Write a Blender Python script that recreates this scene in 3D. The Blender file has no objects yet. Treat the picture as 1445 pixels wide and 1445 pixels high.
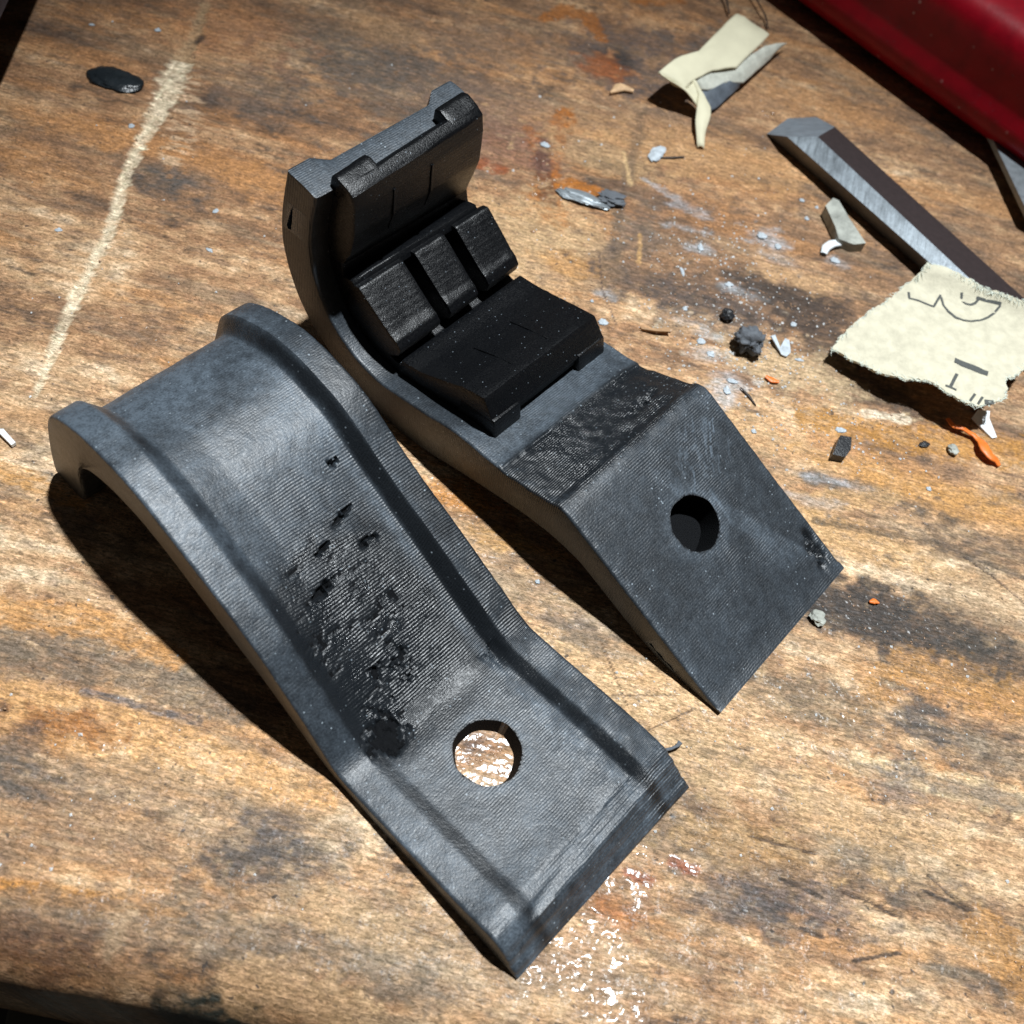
import bpy, bmesh, math, random
import numpy as np
from mathutils import Vector, Matrix, geometry

sc = bpy.context.scene
MM = 0.001
rng = np.random.default_rng(7)
random.seed(7)

# ------------------------------------------------------------------ camera
CAM = np.array([0.0, 0.0, 100.03])                       # millimetres above the bench top
RX = np.array([0.96401807, 0.22386694, 0.14336231])
UY = np.array([-0.26583671, 0.81182081, 0.5198825])
FW = np.array([0.0, 0.53928709, -0.84212198])
FPX = 1479.0 / 1445.0                                     # focal length in picture widths
cd = bpy.data.cameras.new('camera')
cam = bpy.data.objects.new('camera', cd)
sc.collection.objects.link(cam)
cam.matrix_world = Matrix(((RX[0], UY[0], -FW[0], 0), (RX[1], UY[1], -FW[1], 0),
                           (RX[2], UY[2], -FW[2], CAM[2] * MM), (0, 0, 0, 1)))
cd.sensor_width = 36.0
cd.lens = 36.0 * FPX
cd.clip_start = 0.002
cd.clip_end = 10.0
cd.dof.use_dof = True
cd.dof.focus_distance = 0.112
cd.dof.aperture_fstop = 42.0
sc.camera = cam

# ------------------------------------------------------------------ light
w = bpy.data.worlds.new('World')
sc.world = w
w.use_nodes = True
bg = w.node_tree.nodes['Background']
bg.inputs[0].default_value = (0.85, 0.8, 0.75, 1)
bg.inputs[1].default_value = 0.042
ld = bpy.data.lights.new('work_lamp', 'SPOT')
ld.energy = 41.0
ld.color = (0.92, 0.97, 1.0)
ld.spot_size = math.radians(27.5)
ld.spot_blend = 1.0
ld.shadow_soft_size = 0.013
lamp = bpy.data.objects.new('work_lamp', ld)
sc.collection.objects.link(lamp)
LP = np.array([78.0, 152.0, 700.0])
lamp.location = tuple(LP * MM)
aim = np.array([22.0, 40.0, 0.0])
lamp.rotation_euler = Vector(tuple(aim - LP)).to_track_quat('-Z', 'Y').to_euler()
sc.view_settings.view_transform = 'Standard'
sc.view_settings.look = 'None'
sc.view_settings.exposure = 0.0
sc.view_settings.gamma = 1.0
sc.cycles.max_bounces = 6

# ------------------------------------------------------------------ helpers
def at(px, py, z=0.0):
    """a point of the photograph (1445 px square) on the horizontal plane z (mm)"""
    d = FW + RX * (px - 722.5) / 1479.0 - UY * (py - 722.5) / 1479.0
    return CAM + d * ((z - CAM[2]) / d[2])

def hash2(ix, iy, seed):
    h = (ix.astype(np.int64) * 374761393 + iy.astype(np.int64) * 668265263 + seed * 982451653) & 0x7fffffff
    h = ((h ^ (h >> 13)) * 1274126177) & 0x7fffffff
    h = (h ^ (h >> 16)) * 2246822519 & 0x7fffffff
    return ((h ^ (h >> 15)) & 0xffffff) / float(0xffffff)

def vn(x, y, seed=0):
    x = np.asarray(x, float); y = np.asarray(y, float)
    x0 = np.floor(x); y0 = np.floor(y)
    fx = x - x0; fy = y - y0
    fx = fx * fx * fx * (fx * (fx * 6 - 15) + 10); fy = fy * fy * fy * (fy * (fy * 6 - 15) + 10)
    a = hash2(x0, y0, seed); b = hash2(x0 + 1, y0, seed)
    c = hash2(x0, y0 + 1, seed); d = hash2(x0 + 1, y0 + 1, seed)
    return (a * (1 - fx) + b * fx) * (1 - fy) + (c * (1 - fx) + d * fx) * fy

def fbm(x, y, seed=0, oct=4, gain=0.5):
    t = 0; amp = 1; tot = 0
    for k in range(oct):
        t = t + amp * vn(x * 2 ** k + 17.3 * k, y * 2 ** k - 9.1 * k, seed + 31 * k)
        tot += amp; amp *= gain
    return t / tot

def sst(a, b, x):
    t = np.clip((x - a) / (b - a), 0, 1)
    return t * t * (3 - 2 * t)

def mesh_obj(name, verts, faces, mat=None, parent=None, smooth=True, angle=40, loc=None, mats=None):
    me = bpy.data.meshes.new(name)
    me.from_pydata([tuple(np.asarray(v, float) * MM) for v in verts], [], [tuple(int(i) for i in f) for f in faces])
    return finish(name, me, mat, parent, smooth, angle)

def finish(name, me, mat=None, parent=None, smooth=True, angle=40):
    me.update()
    if mat: me.materials.append(mat)
    if smooth:
        me.shade_smooth()
        if angle < 180: me.set_sharp_from_angle(angle=math.radians(angle))
    o = bpy.data.objects.new(name, me)
    sc.collection.objects.link(o)
    if parent: o.parent = parent
    return o

def grid_mesh(name, P, mat=None, parent=None, angle=180, attrs=None):
    """P is an (n, m, 3) array in mm"""
    n, m = P.shape[:2]
    me = bpy.data.meshes.new(name)
    idx = np.arange(n * m).reshape(n, m)
    q = np.stack([idx[:-1, :-1], idx[:-1, 1:], idx[1:, 1:], idx[1:, :-1]], -1).reshape(-1, 4)
    me.vertices.add(n * m)
    me.vertices.foreach_set('co', (P.reshape(-1, 3) * MM).astype(np.float32).ravel())
    me.loops.add(q.size); me.loops.foreach_set('vertex_index', q.astype(np.int32).ravel())
    me.polygons.add(len(q))
    me.polygons.foreach_set('loop_start', np.arange(0, q.size, 4, dtype=np.int32))
    me.polygons.foreach_set('loop_total', np.full(len(q), 4, dtype=np.int32))
    me.update(calc_edges=True); me.validate()
    for k, v in (attrs or {}).items(): set_attr(me, k, v)
    return finish(name, me, mat, parent, True, angle)

def set_attr(me, name, col):
    a = me.color_attributes.new(name, 'FLOAT_COLOR', 'POINT')
    c = np.ones((len(me.vertices), 4), np.float32)
    c[:, :col.shape[1]] = col
    a.data.foreach_set('color', c.ravel())

def tag(o, label, cat, group=None, kind=None):
    o['label'] = label; o['category'] = cat
    if group: o['group'] = group
    if kind: o['kind'] = kind
    return o

def empty(name, loc, rz=0.0):
    o = bpy.data.objects.new(name, None)
    sc.collection.objects.link(o)
    o.empty_display_size = 0.005
    o.location = tuple(np.asarray(loc, float) * MM); o.rotation_euler = (0, 0, rz)
    return o

class NT:
    def __init__(s, name):
        s.m = bpy.data.materials.new(name); s.m.use_nodes = True
        s.t = s.m.node_tree; s.b = s.t.nodes['Principled BSDF']
    def n(s, typ, **kw):
        x = s.t.nodes.new(typ)
        for k, v in kw.items():
            if k.startswith('_'): x.inputs[k[1:].replace('_', ' ')].default_value = v
            elif isinstance(k, str) and k.startswith('i'): x.inputs[int(k[1:])].default_value = v
            else: setattr(x, k, v)
        return x
    def l(s, a, b): s.t.links.new(a, b); return s
    def math(s, op, a, b=None, clamp=False):
        x = s.t.nodes.new('ShaderNodeMath'); x.operation = op; x.use_clamp = clamp
        for i, v in enumerate((a, b)):
            if v is None: continue
            if isinstance(v, (int, float)): x.inputs[i].default_value = v
            else: s.t.links.new(v, x.inputs[i])
        return x.outputs[0]
    def mix(s, f, a, b, blend='MIX'):
        x = s.t.nodes.new('ShaderNodeMix'); x.data_type = 'RGBA'; x.blend_type = blend
        for sock, v in ((x.inputs[0], f), (x.inputs[6], a), (x.inputs[7], b)):
            if isinstance(v, (int, float)): sock.default_value = v
            elif isinstance(v, tuple): sock.default_value = v if len(v) == 4 else v + (1,)
            else: s.t.links.new(v, sock)
        return x.outputs[2]
    def ramp(s, f, lo, hi, a=0.0, b=1.0):
        x = s.t.nodes.new('ShaderNodeMapRange'); x.clamp = True
        s.t.links.new(f, x.inputs[0])
        for i, v in enumerate((lo, hi, a, b)): x.inputs[1 + i].default_value = v
        return x.outputs[0]
    def coord(s, scale=(1, 1, 1), rot=(0, 0, 0), kind='Object'):
        c = s.t.nodes.new('ShaderNodeTexCoord'); m = s.t.nodes.new('ShaderNodeMapping')
        s.t.links.new(c.outputs[kind], m.inputs[0])
        m.inputs['Scale'].default_value = scale; m.inputs['Rotation'].default_value = rot
        return m.outputs[0]
    def noise(s, vec, scale, detail=4, rough=0.5):
        x = s.t.nodes.new('ShaderNodeTexNoise'); s.t.links.new(vec, x.inputs['Vector'])
        x.inputs['Scale'].default_value = scale; x.inputs['Detail'].default_value = detail
        x.inputs['Roughness'].default_value = rough
        return x.outputs['Fac']
    def bump(s, h, dist, strength=1.0, normal=None):
        x = s.t.nodes.new('ShaderNodeBump'); s.t.links.new(h, x.inputs['Height'])
        x.inputs['Distance'].default_value = dist * MM
        if isinstance(strength, (int, float)): x.inputs['Strength'].default_value = strength
        else: s.t.links.new(strength, x.inputs['Strength'])
        if normal: s.t.links.new(normal, x.inputs['Normal'])
        return x.outputs[0]
    def set(s, **kw):
        for k, v in kw.items():
            i = s.b.inputs[k.replace('_', ' ')]
            if hasattr(v, 'is_linked'): s.t.links.new(v, i)
            else: i.default_value = v if not (isinstance(v, tuple) and len(v) == 3) else v + (1,)
        return s.m

# ------------------------------------------------------------------ materials
def wood_material():
    t = NT('stained_wood')
    col = t.n('ShaderNodeVertexColor', layer_name='Col').outputs['Color']
    ex = t.n('ShaderNodeVertexColor', layer_name='Ext')
    sep = t.n('ShaderNodeSeparateColor'); t.l(ex.outputs['Color'], sep.inputs[0])
    gloss, frm, cut = sep.outputs
    v1 = t.coord((900, 5200, 900)); v2 = t.coord((1000, 1000, 1000))
    fib = t.noise(v1, 0.55, 5, 0.66)
    vd = t.n('ShaderNodeTexNoise'); t.l(t.coord((1000, 2200, 1000)), vd.inputs['Vector'])
    vd.inputs['Scale'].default_value = 1.5; vd.inputs['Detail'].default_value = 4; vd.inputs['Roughness'].default_value = 0.68
    vd.inputs['Distortion'].default_value = 1.2
    curl = vd.outputs['Fac']
    fine = t.noise(v2, 2.6, 4, 0.65)
    speck = t.noise(v2, 1.1, 2, 0.5)
    k = t.math('MULTIPLY', t.math('MULTIPLY', t.ramp(fib, 0.32, 0.68, 0.62, 1.30), t.ramp(curl, 0.34, 0.66, 0.48, 1.42)), t.ramp(fine, 0.3, 0.7, 0.80, 1.18))
    kk = t.n('ShaderNodeCombineColor')
    kb = t.math('POWER', k, 1.12)
    t.l(k, kk.inputs[0]); t.l(k, kk.inputs[1]); t.l(kb, kk.inputs[2])
    c = t.mix(1.0, col, kk.outputs[0], 'MULTIPLY')
    fl = t.noise(t.coord((850, 2600, 850), (0, 0, .04)), 0.75, 3, 0.7)
    fl2 = t.noise(t.coord((1500, 3600, 1500), (0, 0, -.12)), 0.9, 2, 0.6)
    flm = t.math('MULTIPLY', t.ramp(t.noise(v2, 0.16, 3, 0.6), 0.40, 0.60, 0.35, 1.0), t.math('MAXIMUM', t.ramp(fl, 0.57, 0.66), t.ramp(fl2, 0.60, 0.68)))
    c = t.mix(t.math('MULTIPLY', flm, 0.62), c, (0.11, 0.068, 0.042))
    crack = t.math('ABSOLUTE', t.math('SUBTRACT', curl, 0.5))
    c = t.mix(t.math('MULTIPLY', t.ramp(crack, 0.0, 0.012, 0.55, 0.0), t.ramp(speck, 0.45, 0.6)), c, (0.10, 0.055, 0.03))
    dark = t.ramp(speck, 0.68, 0.75, 0.0, 0.8)
    c = t.mix(dark, c, (0.032, 0.028, 0.026))
    rough = t.math('ADD', t.math('MULTIPLY', gloss, -0.2), t.ramp(fine, 0.3, 0.7, 0.5, 0.66))
    h = t.math('ADD', t.math('ADD', t.math('MULTIPLY', fib, 0.5), t.math('MULTIPLY', curl, 0.9)), t.math('MULTIPLY', fine, 0.4))
    nb = t.bump(h, 0.24, 0.85)
    v3 = t.coord((1000, 1000, 1000))
    bead = t.noise(v3, 1.5, 1.5, 0.5)
    nc = t.bump(bead, 0.22, t.math('ADD', t.math('MULTIPLY', gloss, -0.62), 0.85))
    t.l(nc, t.b.inputs['Coat Normal'])
    coatmask = t.ramp(t.noise(v3, 0.55, 3, 0.6), 0.46, 0.64, 0.0, 0.30)
    coat = t.math('MAXIMUM', t.math('MULTIPLY', coatmask, frm), gloss, True)
    return t.set(Base_Color=c, Roughness=rough, Normal=nb, Coat_Weight=coat, Coat_Roughness=t.ramp(gloss, 0.0, 0.8, 0.30, 0.17),
                 Specular_IOR_Level=0.35)

def plastic_material(name, base=(0.0085, 0.0105, 0.013), chalk=(0.084, 0.106, 0.130), lines=True, rough=0.46, axis=1, period=0.27):
    t = NT(name)
    at_ = t.n('ShaderNodeVertexColor', layer_name='Wear')
    sep = t.n('ShaderNodeSeparateColor'); t.l(at_.outputs['Color'], sep.inputs[0])
    ck, torn, ln = sep.outputs
    v = t.coord((1000, 1000, 1000))
    n1 = t.noise(v, 0.9, 5, 0.6); n2 = t.noise(v, 4.5, 3, 0.6); n3 = t.noise(v, 0.22, 3, 0.55)
    f = t.math('MULTIPLY', ck, t.math('MULTIPLY', t.ramp(n1, 0.3, 0.7, 0.55, 1.5), t.ramp(n2, 0.3, 0.7, 0.6, 1.5)), True)
    c = t.mix(f, base, chalk)
    vo = t.n('ShaderNodeTexVoronoi'); t.l(v, vo.inputs['Vector']); vo.inputs['Scale'].default_value = 2.3
    sp = t.n('ShaderNodeSeparateColor'); t.l(vo.outputs['Color'], sp.inputs[0])
    dot = t.math('MULTIPLY', t.math('GREATER_THAN', sp.outputs[0], 0.84), t.ramp(vo.outputs['Distance'], 0.08, 0.28, 1.0, 0.0))
    dot = t.math('MULTIPLY', dot, t.ramp(t.noise(v, 0.33, 4, 0.65), 0.44, 0.62))
    c = t.mix(t.math('MULTIPLY', dot, 0.75), c, (0.34, 0.40, 0.45))  # pale specks: dust, with sparkle painted into the colour as well
    # printed layers
    cs = t.n('ShaderNodeTexCoord'); sx = t.n('ShaderNodeSeparateXYZ'); t.l(cs.outputs['Object'], sx.inputs[0])
    jit = t.math('MULTIPLY', t.noise(v, 0.3, 3), 0.00040)
    ph = t.math('MULTIPLY', t.math('ADD', sx.outputs[axis], jit), 2 * math.pi / (period * MM))
    wv = t.math('SINE', ph)
    ln = t.math('MULTIPLY', ln, t.ramp(t.noise(v, 0.28, 4, 0.65), 0.36, 0.64, 0.15, 1.15))
    h1 = t.math('MULTIPLY', t.math('MULTIPLY', wv, ln), 0.5 if lines else 0.0)
    amp = t.math('ADD', t.math('MULTIPLY', torn, 1.3), 0.55)
    h2 = t.math('ADD', t.math('MULTIPLY', n2, 0.7), t.math('MULTIPLY', n1, 0.9))
    h = t.math('ADD', h1, t.math('MULTIPLY', h2, amp))
    nb = t.bump(h, 0.10, 0.75)
    r = t.math('ADD', t.math('MULTIPLY', torn, -0.22), t.math('ADD', t.ramp(n2, 0.3, 0.7, -0.10, 0.10), rough), True)
    return t.set(Base_Color=c, Roughness=r, Normal=nb, Specular_IOR_Level=0.5)

def gloss_black():
    t = NT('glossy_black_print')
    v = t.coord((1000, 1000, 1000))
    n1 = t.noise(v, 1.3, 4, 0.6); n2 = t.noise(v, 5.5, 3, 0.65)
    sx = t.n('ShaderNodeSeparateXYZ'); cs = t.n('ShaderNodeTexCoord'); t.l(cs.outputs['Object'], sx.inputs[0])
    wv = t.math('SINE', t.math('MULTIPLY', sx.outputs[2], 2 * math.pi / (0.45 * MM)))
    h = t.math('ADD', t.math('MULTIPLY', n2, 1.4), t.math('ADD', t.math('MULTIPLY', wv, 0.12), t.math('MULTIPLY', n1, 0.8)))
    nb = t.bump(h, 0.06, 0.55)
    vo = t.n('ShaderNodeTexVoronoi'); t.l(v, vo.inputs['Vector']); vo.inputs['Scale'].default_value = 2.6
    sp = t.n('ShaderNodeSeparateColor'); t.l(vo.outputs['Color'], sp.inputs[0])
    dot = t.math('MULTIPLY', t.math('GREATER_THAN', sp.outputs[0], 0.87), t.math('LESS_THAN', vo.outputs['Distance'], 0.17))
    dot = t.math('MULTIPLY', dot, t.ramp(t.noise(v, 0.4, 4, 0.65), 0.40, 0.58))
    c = t.mix(t.math('MULTIPLY', dot, 0.8), (0.0022, 0.0026, 0.0034), (0.22, 0.26, 0.30))  # pale dots are glints painted into the base colour
    return t.set(Base_Color=c, Roughness=t.ramp(n2, 0.3, 0.7, 0.22, 0.50), Normal=nb, Specular_IOR_Level=0.34)

def simple(name, col, rough=0.6, metal=0.0, var=0.25, scale=1.2, bump=0.05, spec=0.5, stretch=(1, 1, 1), bscale=None, coat=0.0):
    t = NT(name)
    v = t.coord(tuple(1000 * s for s in stretch))
    n = t.noise(v, scale, 5, 0.6)
    k = t.ramp(n, 0.25, 0.75, 1 - var, 1 + var)
    kk = t.n('ShaderNodeCombineColor')
    for i in range(3): t.l(k, kk.inputs[i])
    c = t.mix(1.0, tuple(col), kk.outputs[0], 'MULTIPLY')
    nb = t.bump(t.noise(v, bscale or scale * 3, 3, 0.6), bump, 0.8)
    return t.set(Base_Color=c, Roughness=rough, Metallic=metal, Normal=nb, Specular_IOR_Level=spec, Coat_Weight=coat)

M_WOOD = wood_material()
M_SAND = plastic_material('sanded_black_plastic')
M_GLOSS = gloss_black()
M_RECESS_SHADE = simple('unsanded_recess_shade', (0.0035, 0.004, 0.005), 0.7, bump=0.2, scale=2.5, spec=0.12)  # holes and torn pits: shade put into a blacker, unsanded plastic
M_BLACK = simple('black_plastic_offcut', (0.014, 0.015, 0.017), 0.4, bump=0.12)
M_DUST = simple('grey_plastic_dust', (0.46, 0.51, 0.55), 0.6, var=.35, bump=0.2)
M_FINE = simple('pale_dust', (0.72, 0.74, 0.74), 0.45, var=.15)
M_GREY = simple('grey_lint', (0.10, 0.11, 0.125), 0.75, bump=0.2)
M_WHITE = simple('white_plastic', (0.72, 0.76, 0.78), 0.4, var=0.1)
M_ORANGE = simple('orange_plastic', (0.72, 0.17, 0.025), 0.45, var=0.2)
M_STEEL = simple('brushed_steel', (0.25, 0.28, 0.30), 0.45, metal=0.45, var=0.3, scale=0.9, bump=0.03, stretch=(1.0, 1.0, 1.0))
def steel_material():
    t = NT('brushed_bevel')
    v = t.coord((1000, 1000, 1000), (0, 0, .51))
    vs = t.coord((2600, 260, 400), (0, 0, .51 + .35))
    n = t.noise(v, 0.35, 5, 0.6); b = t.noise(vs, 1.0, 4, 0.65); f = t.noise(v, 2.2, 3, 0.6)
    k = t.math('MULTIPLY', t.ramp(n, 0.3, 0.7, 0.70, 1.25), t.math('MULTIPLY', t.ramp(b, 0.3, 0.7, 0.72, 1.25), t.ramp(f, 0.3, 0.7, 0.85, 1.15)))
    kk = t.n('ShaderNodeCombineColor')
    for i in range(3): t.l(k, kk.inputs[i])
    c = t.mix(1.0, (0.17, 0.195, 0.215), kk.outputs[0], 'MULTIPLY')
    c = t.mix(t.math('MULTIPLY', t.ramp(f, 0.66, 0.72), 0.6), c, (0.06, 0.05, 0.045))
    return t.set(Base_Color=c, Roughness=t.ramp(b, 0.3, 0.7, 0.34, 0.55), Metallic=0.5, Normal=t.bump(b, 0.05, 0.6))
M_BEVEL = steel_material()
M_BROWN = simple('brown_coated_steel', (0.030, 0.021, 0.021), 0.7, var=0.2, bump=0.05, spec=0.25)
M_DARKSTEEL = simple('dull_steel', (0.16, 0.155, 0.15), 0.5, metal=0.5, var=0.2)
M_GRIND = simple('ground_steel', (0.20, 0.23, 0.26), 0.55, metal=0.35, var=0.45, scale=0.9, bump=0.15, stretch=(0.5, 2.5, 1))
M_PAPER = simple('yellowed_paper', (0.54, 0.505, 0.385), 0.95, var=0.18, scale=0.7, bump=0.10, bscale=3)
M_FIBRE = simple('paper_fibre', (0.56, 0.60, 0.52), 0.95, var=0.1)
M_INK = simple('grey_ink', (0.075, 0.08, 0.075), 0.85, var=0.2, scale=3)
M_TAPE = simple('cream_tape', (0.68, 0.64, 0.46), 0.75, var=0.07, scale=0.3)
M_TAPE2 = simple('adhesive_side', (0.52, 0.53, 0.46), 0.8, var=0.25, scale=0.8)
M_TAPE3 = simple('dirty_adhesive', (0.10, 0.12, 0.145), 0.6, var=0.35, scale=0.8)
M_SPLINT = simple('wood_splinter', (0.34, 0.20, 0.10), 0.75, var=0.4, scale=1, stretch=(1, 5, 1))
M_PALEWOOD = simple('pale_wood_chip', (0.62, 0.40, 0.22), 0.7, var=0.3, scale=1)
M_HAIR = simple('dark_hair', (0.03, 0.022, 0.018), 0.5, var=0.1)
M_STONE = simple('grey_chip', (0.33, 0.34, 0.30), 0.7, var=0.5, scale=0.6, bump=0.2)
M_SHADE = simple('dark_floor', (0.02, 0.018, 0.016), 0.9)
M_BOARD = simple('dusty_board', (0.085, 0.085, 0.07), 0.9, scale=0.1)

def red_material():
    t = NT('red_paint')
    v = t.coord((1000, 1000, 1000))
    n = t.noise(v, 0.35, 4, 0.6); d = t.noise(v, 1.6, 4, 0.65)
    c = t.mix(t.ramp(n, 0.3, 0.7), (0.20, 0.0010, 0.008), (0.30, 0.0015, 0.011))
    sc_ = t.math('MULTIPLY', t.ramp(d, 0.60, 0.72), t.ramp(t.noise(v, 0.12, 2), 0.50, 0.60))
    c = t.mix(t.math('MULTIPLY', sc_, 0.7), c, (0.10, 0.05, 0.06))
    vo = t.n('ShaderNodeTexVoronoi'); t.l(v, vo.inputs['Vector']); vo.inputs['Scale'].default_value = 0.55
    sp = t.n('ShaderNodeSeparateColor'); t.l(vo.outputs['Color'], sp.inputs[0])
    dot = t.math('MULTIPLY', t.math('GREATER_THAN', sp.outputs[0], 0.72), t.math('LESS_THAN', vo.outputs['Distance'], 0.16))
    dot = t.math('MULTIPLY', dot, t.ramp(t.noise(v, 0.13, 3, 0.6), 0.48, 0.58))
    c = t.mix(t.math('MULTIPLY', dot, 0.45), c, (0.5, 0.4, 0.4))
    return t.set(Base_Color=c, Roughness=0.42, Normal=t.bump(n, 0.15, 0.4), Specular_IOR_Level=0.25)
M_RED = red_material()

# ------------------------------------------------------------------ the bench top
def seg_dist(x, y, p, q):
    p = np.asarray(p[:2], float); q = np.asarray(q[:2], float); d = q - p
    t = np.clip(((x - p[0]) * d[0] + (y - p[1]) * d[1]) / max(d @ d, 1e-9), 0, 1)
    return np.hypot(x - p[0] - t * d[0], y - p[1] - t * d[1]), t

def poly_dist(x, y, pts):
    best = np.full(x.shape, 1e9); T = np.zeros(x.shape); n = len(pts) - 1
    for i in range(n):
        d, t = seg_dist(x, y, pts[i], pts[i + 1])
        m = d < best; best[m] = d[m]; T[m] = (i + t[m]) / n
    return best, T

EDGE_K = 0.0635
def edge_y(x): return 6.08 + EDGE_K * (x + 32.3)
ER = 6.0                                                   # worn, rounded front edge

def build_bench():
    xs = []
    x = -150.0
    while x < 175:
        xs.append(x)
        x += 0.24 if -48 < x < 66 else (0.42 if -100 < x < 90 else 1.6)
    us = []
    for th in np.linspace(90, 0, 40): us.append((th, 0.0))
    y = 0.16
    rows = []
    while y < 260:
        rows.append(y)
        y += 0.16 + 0.0011 * y if y < 205 else 2.0
    xs = np.array(xs)
    nr = 4 + len(us) + len(rows)
    X = np.zeros((nr, len(xs))); Y = np.zeros_like(X); Z = np.zeros_like(X)
    e = edge_y(xs) + 0.5 * (fbm(xs / 6, xs * 0, 3) - 0.5)
    r = 0
    for zz in (-40, -30, -20, -10):
        X[r] = xs; Y[r] = e; Z[r] = zz; r += 1
    for th, _ in us:
        t = math.radians(th)
        X[r] = xs; Y[r] = e + ER * (1 - math.sin(t)); Z[r] = -ER * (1 - math.cos(t)); r += 1
    for yy in rows:
        X[r] = xs; Y[r] = e + ER + yy; Z[r] = 0; r += 1
    # ---- painted wood: grain runs along x
    gx = X + 0.03 * Y; gy = Y - 0.02 * X
    gy = gy + 1.6 * (fbm(gx / 22, gy / 16, 5, 3) - 0.5) + 0.5 * (fbm(gx / 5, gy / 4, 8, 3) - 0.5)
    band = fbm(gx / 26, gy / 3.6, 11, 4)
    mid = fbm(gx / 7, gy / 1.3, 21, 4)
    fib = fbm(gx / 2.2, gy / 0.42, 31, 3)
    blot = fbm(X / 7, Y / 5.5, 41, 5, 0.6)
    fineb = fbm(X / 1.6, Y / 1.1, 46, 3)
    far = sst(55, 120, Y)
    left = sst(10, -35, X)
    def L(c): return np.array(c, float)
    c_dark, c_mid, c_tan, c_pale = L((.12, .075, .05)), L((.38, .212, .108)), L((.61, .388, .212)), L((.74, .55, .36))
    t = 0.60 + 0.80 * (band - .5) + 0.42 * (mid - .5) + 0.62 * (blot - .5) + 0.46 * (fineb - .5) - 0.15 * far + 0.05 * (1 - far)
    t = np.clip(t, 0, 1)[..., None]
    C = np.where(t < .45, c_dark + (c_mid - c_dark) * (t / .45), np.where(t < .75, c_mid + (c_tan - c_mid) * ((t - .45) / .3), c_tan + (c_pale - c_tan) * ((t - .75) / .25)))
    def over(C, m, col): return C + (L(col) - C) * np.clip(m, 0, 1)[..., None]
    # grey weathering and orange bands
    g = sst(.50, .66, fbm(gx / 20 + 5, gy / 3.0 + 3, 51, 4)) * sst(.35, .6, mid)
    C = over(C, .55 * g, (.21, .155, .105))
    o = sst(.56, .70, fbm(gx / 24 - 4, gy / 4.0, 61, 4))
    C = over(C, .42 * o, (.58, .28, .10))
    dk = sst(.60, .74, fbm(X / 9 + 3, Y / 4 + 1, 71, 5, .6)) * sst(.40, .62, fbm(gx / 2.5, gy / .7, 73, 3))
    C = over(C, .75 * dk * sst(.36, .56, fbm(gx / 1.5, gy / .4, 89, 4, .62)), (.055, .042, .034))
    C = C * (1 - .22 * far * (1 - sst(0, 60, X))[..., ] )[..., None] if False else C
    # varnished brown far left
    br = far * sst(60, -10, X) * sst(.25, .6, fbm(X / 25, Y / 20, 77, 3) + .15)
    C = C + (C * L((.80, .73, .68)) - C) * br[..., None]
    # bright bare streaks of fibre
    st = sst(.66, .78, fbm(gx / 5, gy / .55, 81, 3)) * (1 - .6 * far)
    C = over(C, .25 * st, (.76, .57, .36))
    mot = sst(.52, .68, fbm(gx / 4.5, gy / 2.2, 85, 5, .65))
    C = over(C, .55 * mot * sst(.36, .58, fbm(gx / 1.5, gy / .4, 87, 4, .62)), (.15, .10, .068))
    C = C * (0.80 + 0.30 * fib + .16 * fbm(X / .8, Y / .5, 83, 3))[..., None]
    gloss = np.zeros_like(X)
    film = .45 + .8 * sst(.42, .62, fbm(X / 14, Y / 12, 91, 3)) * (.5 + .5 * sst(20, 90, Y))
    Zd = 0.10 * (fib - .5) + 0.13 * (fineb - .5) + 0.18 * (blot - .5)
    cut = np.zeros_like(X)
    frag = .48 + .52 * sst(.38, .56, .55 * fbm(gx / 1.7, gy / .36, 131, 4, .62) + .45 * fbm(X / 1.1, Y / .9, 133, 4, .6))
    wob = 1.0 + .9 * (fbm(X / 2.0, Y / 1.5, 95, 4, .6) - .5) * 2
    def blob(px, py, rx, ry, col, a=1.0, gl=0.0, soft=.45, rot=0.0):
        """a stain at a point of the bench, rx along and ry across the grain in mm"""
        nonlocal C, gloss
        c = at(px, py); dx = X - c[0]; dy = Y - c[1]
        ca, sa = math.cos(rot), math.sin(rot)
        d = np.hypot((dx * ca + dy * sa) / rx, (-dx * sa + dy * ca) / ry) * wob
        m = sst(1 + soft, 1 - soft, d)
        C = over(C, a * m * ((.65 + .35 * frag) if gl > .4 else (frag + (1 - frag) * sst(.7, .1, d) * .35)), col); gloss = np.maximum(gloss, gl * m)
    def line(pts, width, col, a=1.0, gl=0.0, rag=.6, groove=0.0):
        nonlocal C, gloss, Zd
        p = [at(*q) for q in pts]
        d, T = poly_dist(X, Y, p)
        wd = np.interp(T, np.linspace(0, 1, len(width)), width) if hasattr(width, '__len__') else width
        m = sst(1.15, .7, d / (wd * (1 + rag * (2 * fbm(X / .9, Y / .7, 97, 3) - 1))))
        C = over(C, a * m * ((.7 + .3 * frag) if gl > .4 else (frag if np.max(width) > .3 else 1)), col); gloss = np.maximum(gloss, gl * m); Zd = Zd - groove * m
    GREY, BLK, AMB, ORG = (.095, .085, .078), (.030, .027, .026), (.40, .125, .012), (.50, .235, .085)
    # far side: dark smears and amber varnish
    blob(500, 70, 13, 8, (.12, .095, .072), .75); blob(580, 120, 15, 9, GREY, .62); blob(660, 60, 10, 6, (.16, .11, .08), .6)
    blob(905, 95, 11, 9, (.095, .075, .07), .85, .15); blob(870, 85, 3, 3, BLK, .9, .6); blob(1010, 70, 6, 5, GREY, .6)
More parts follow.
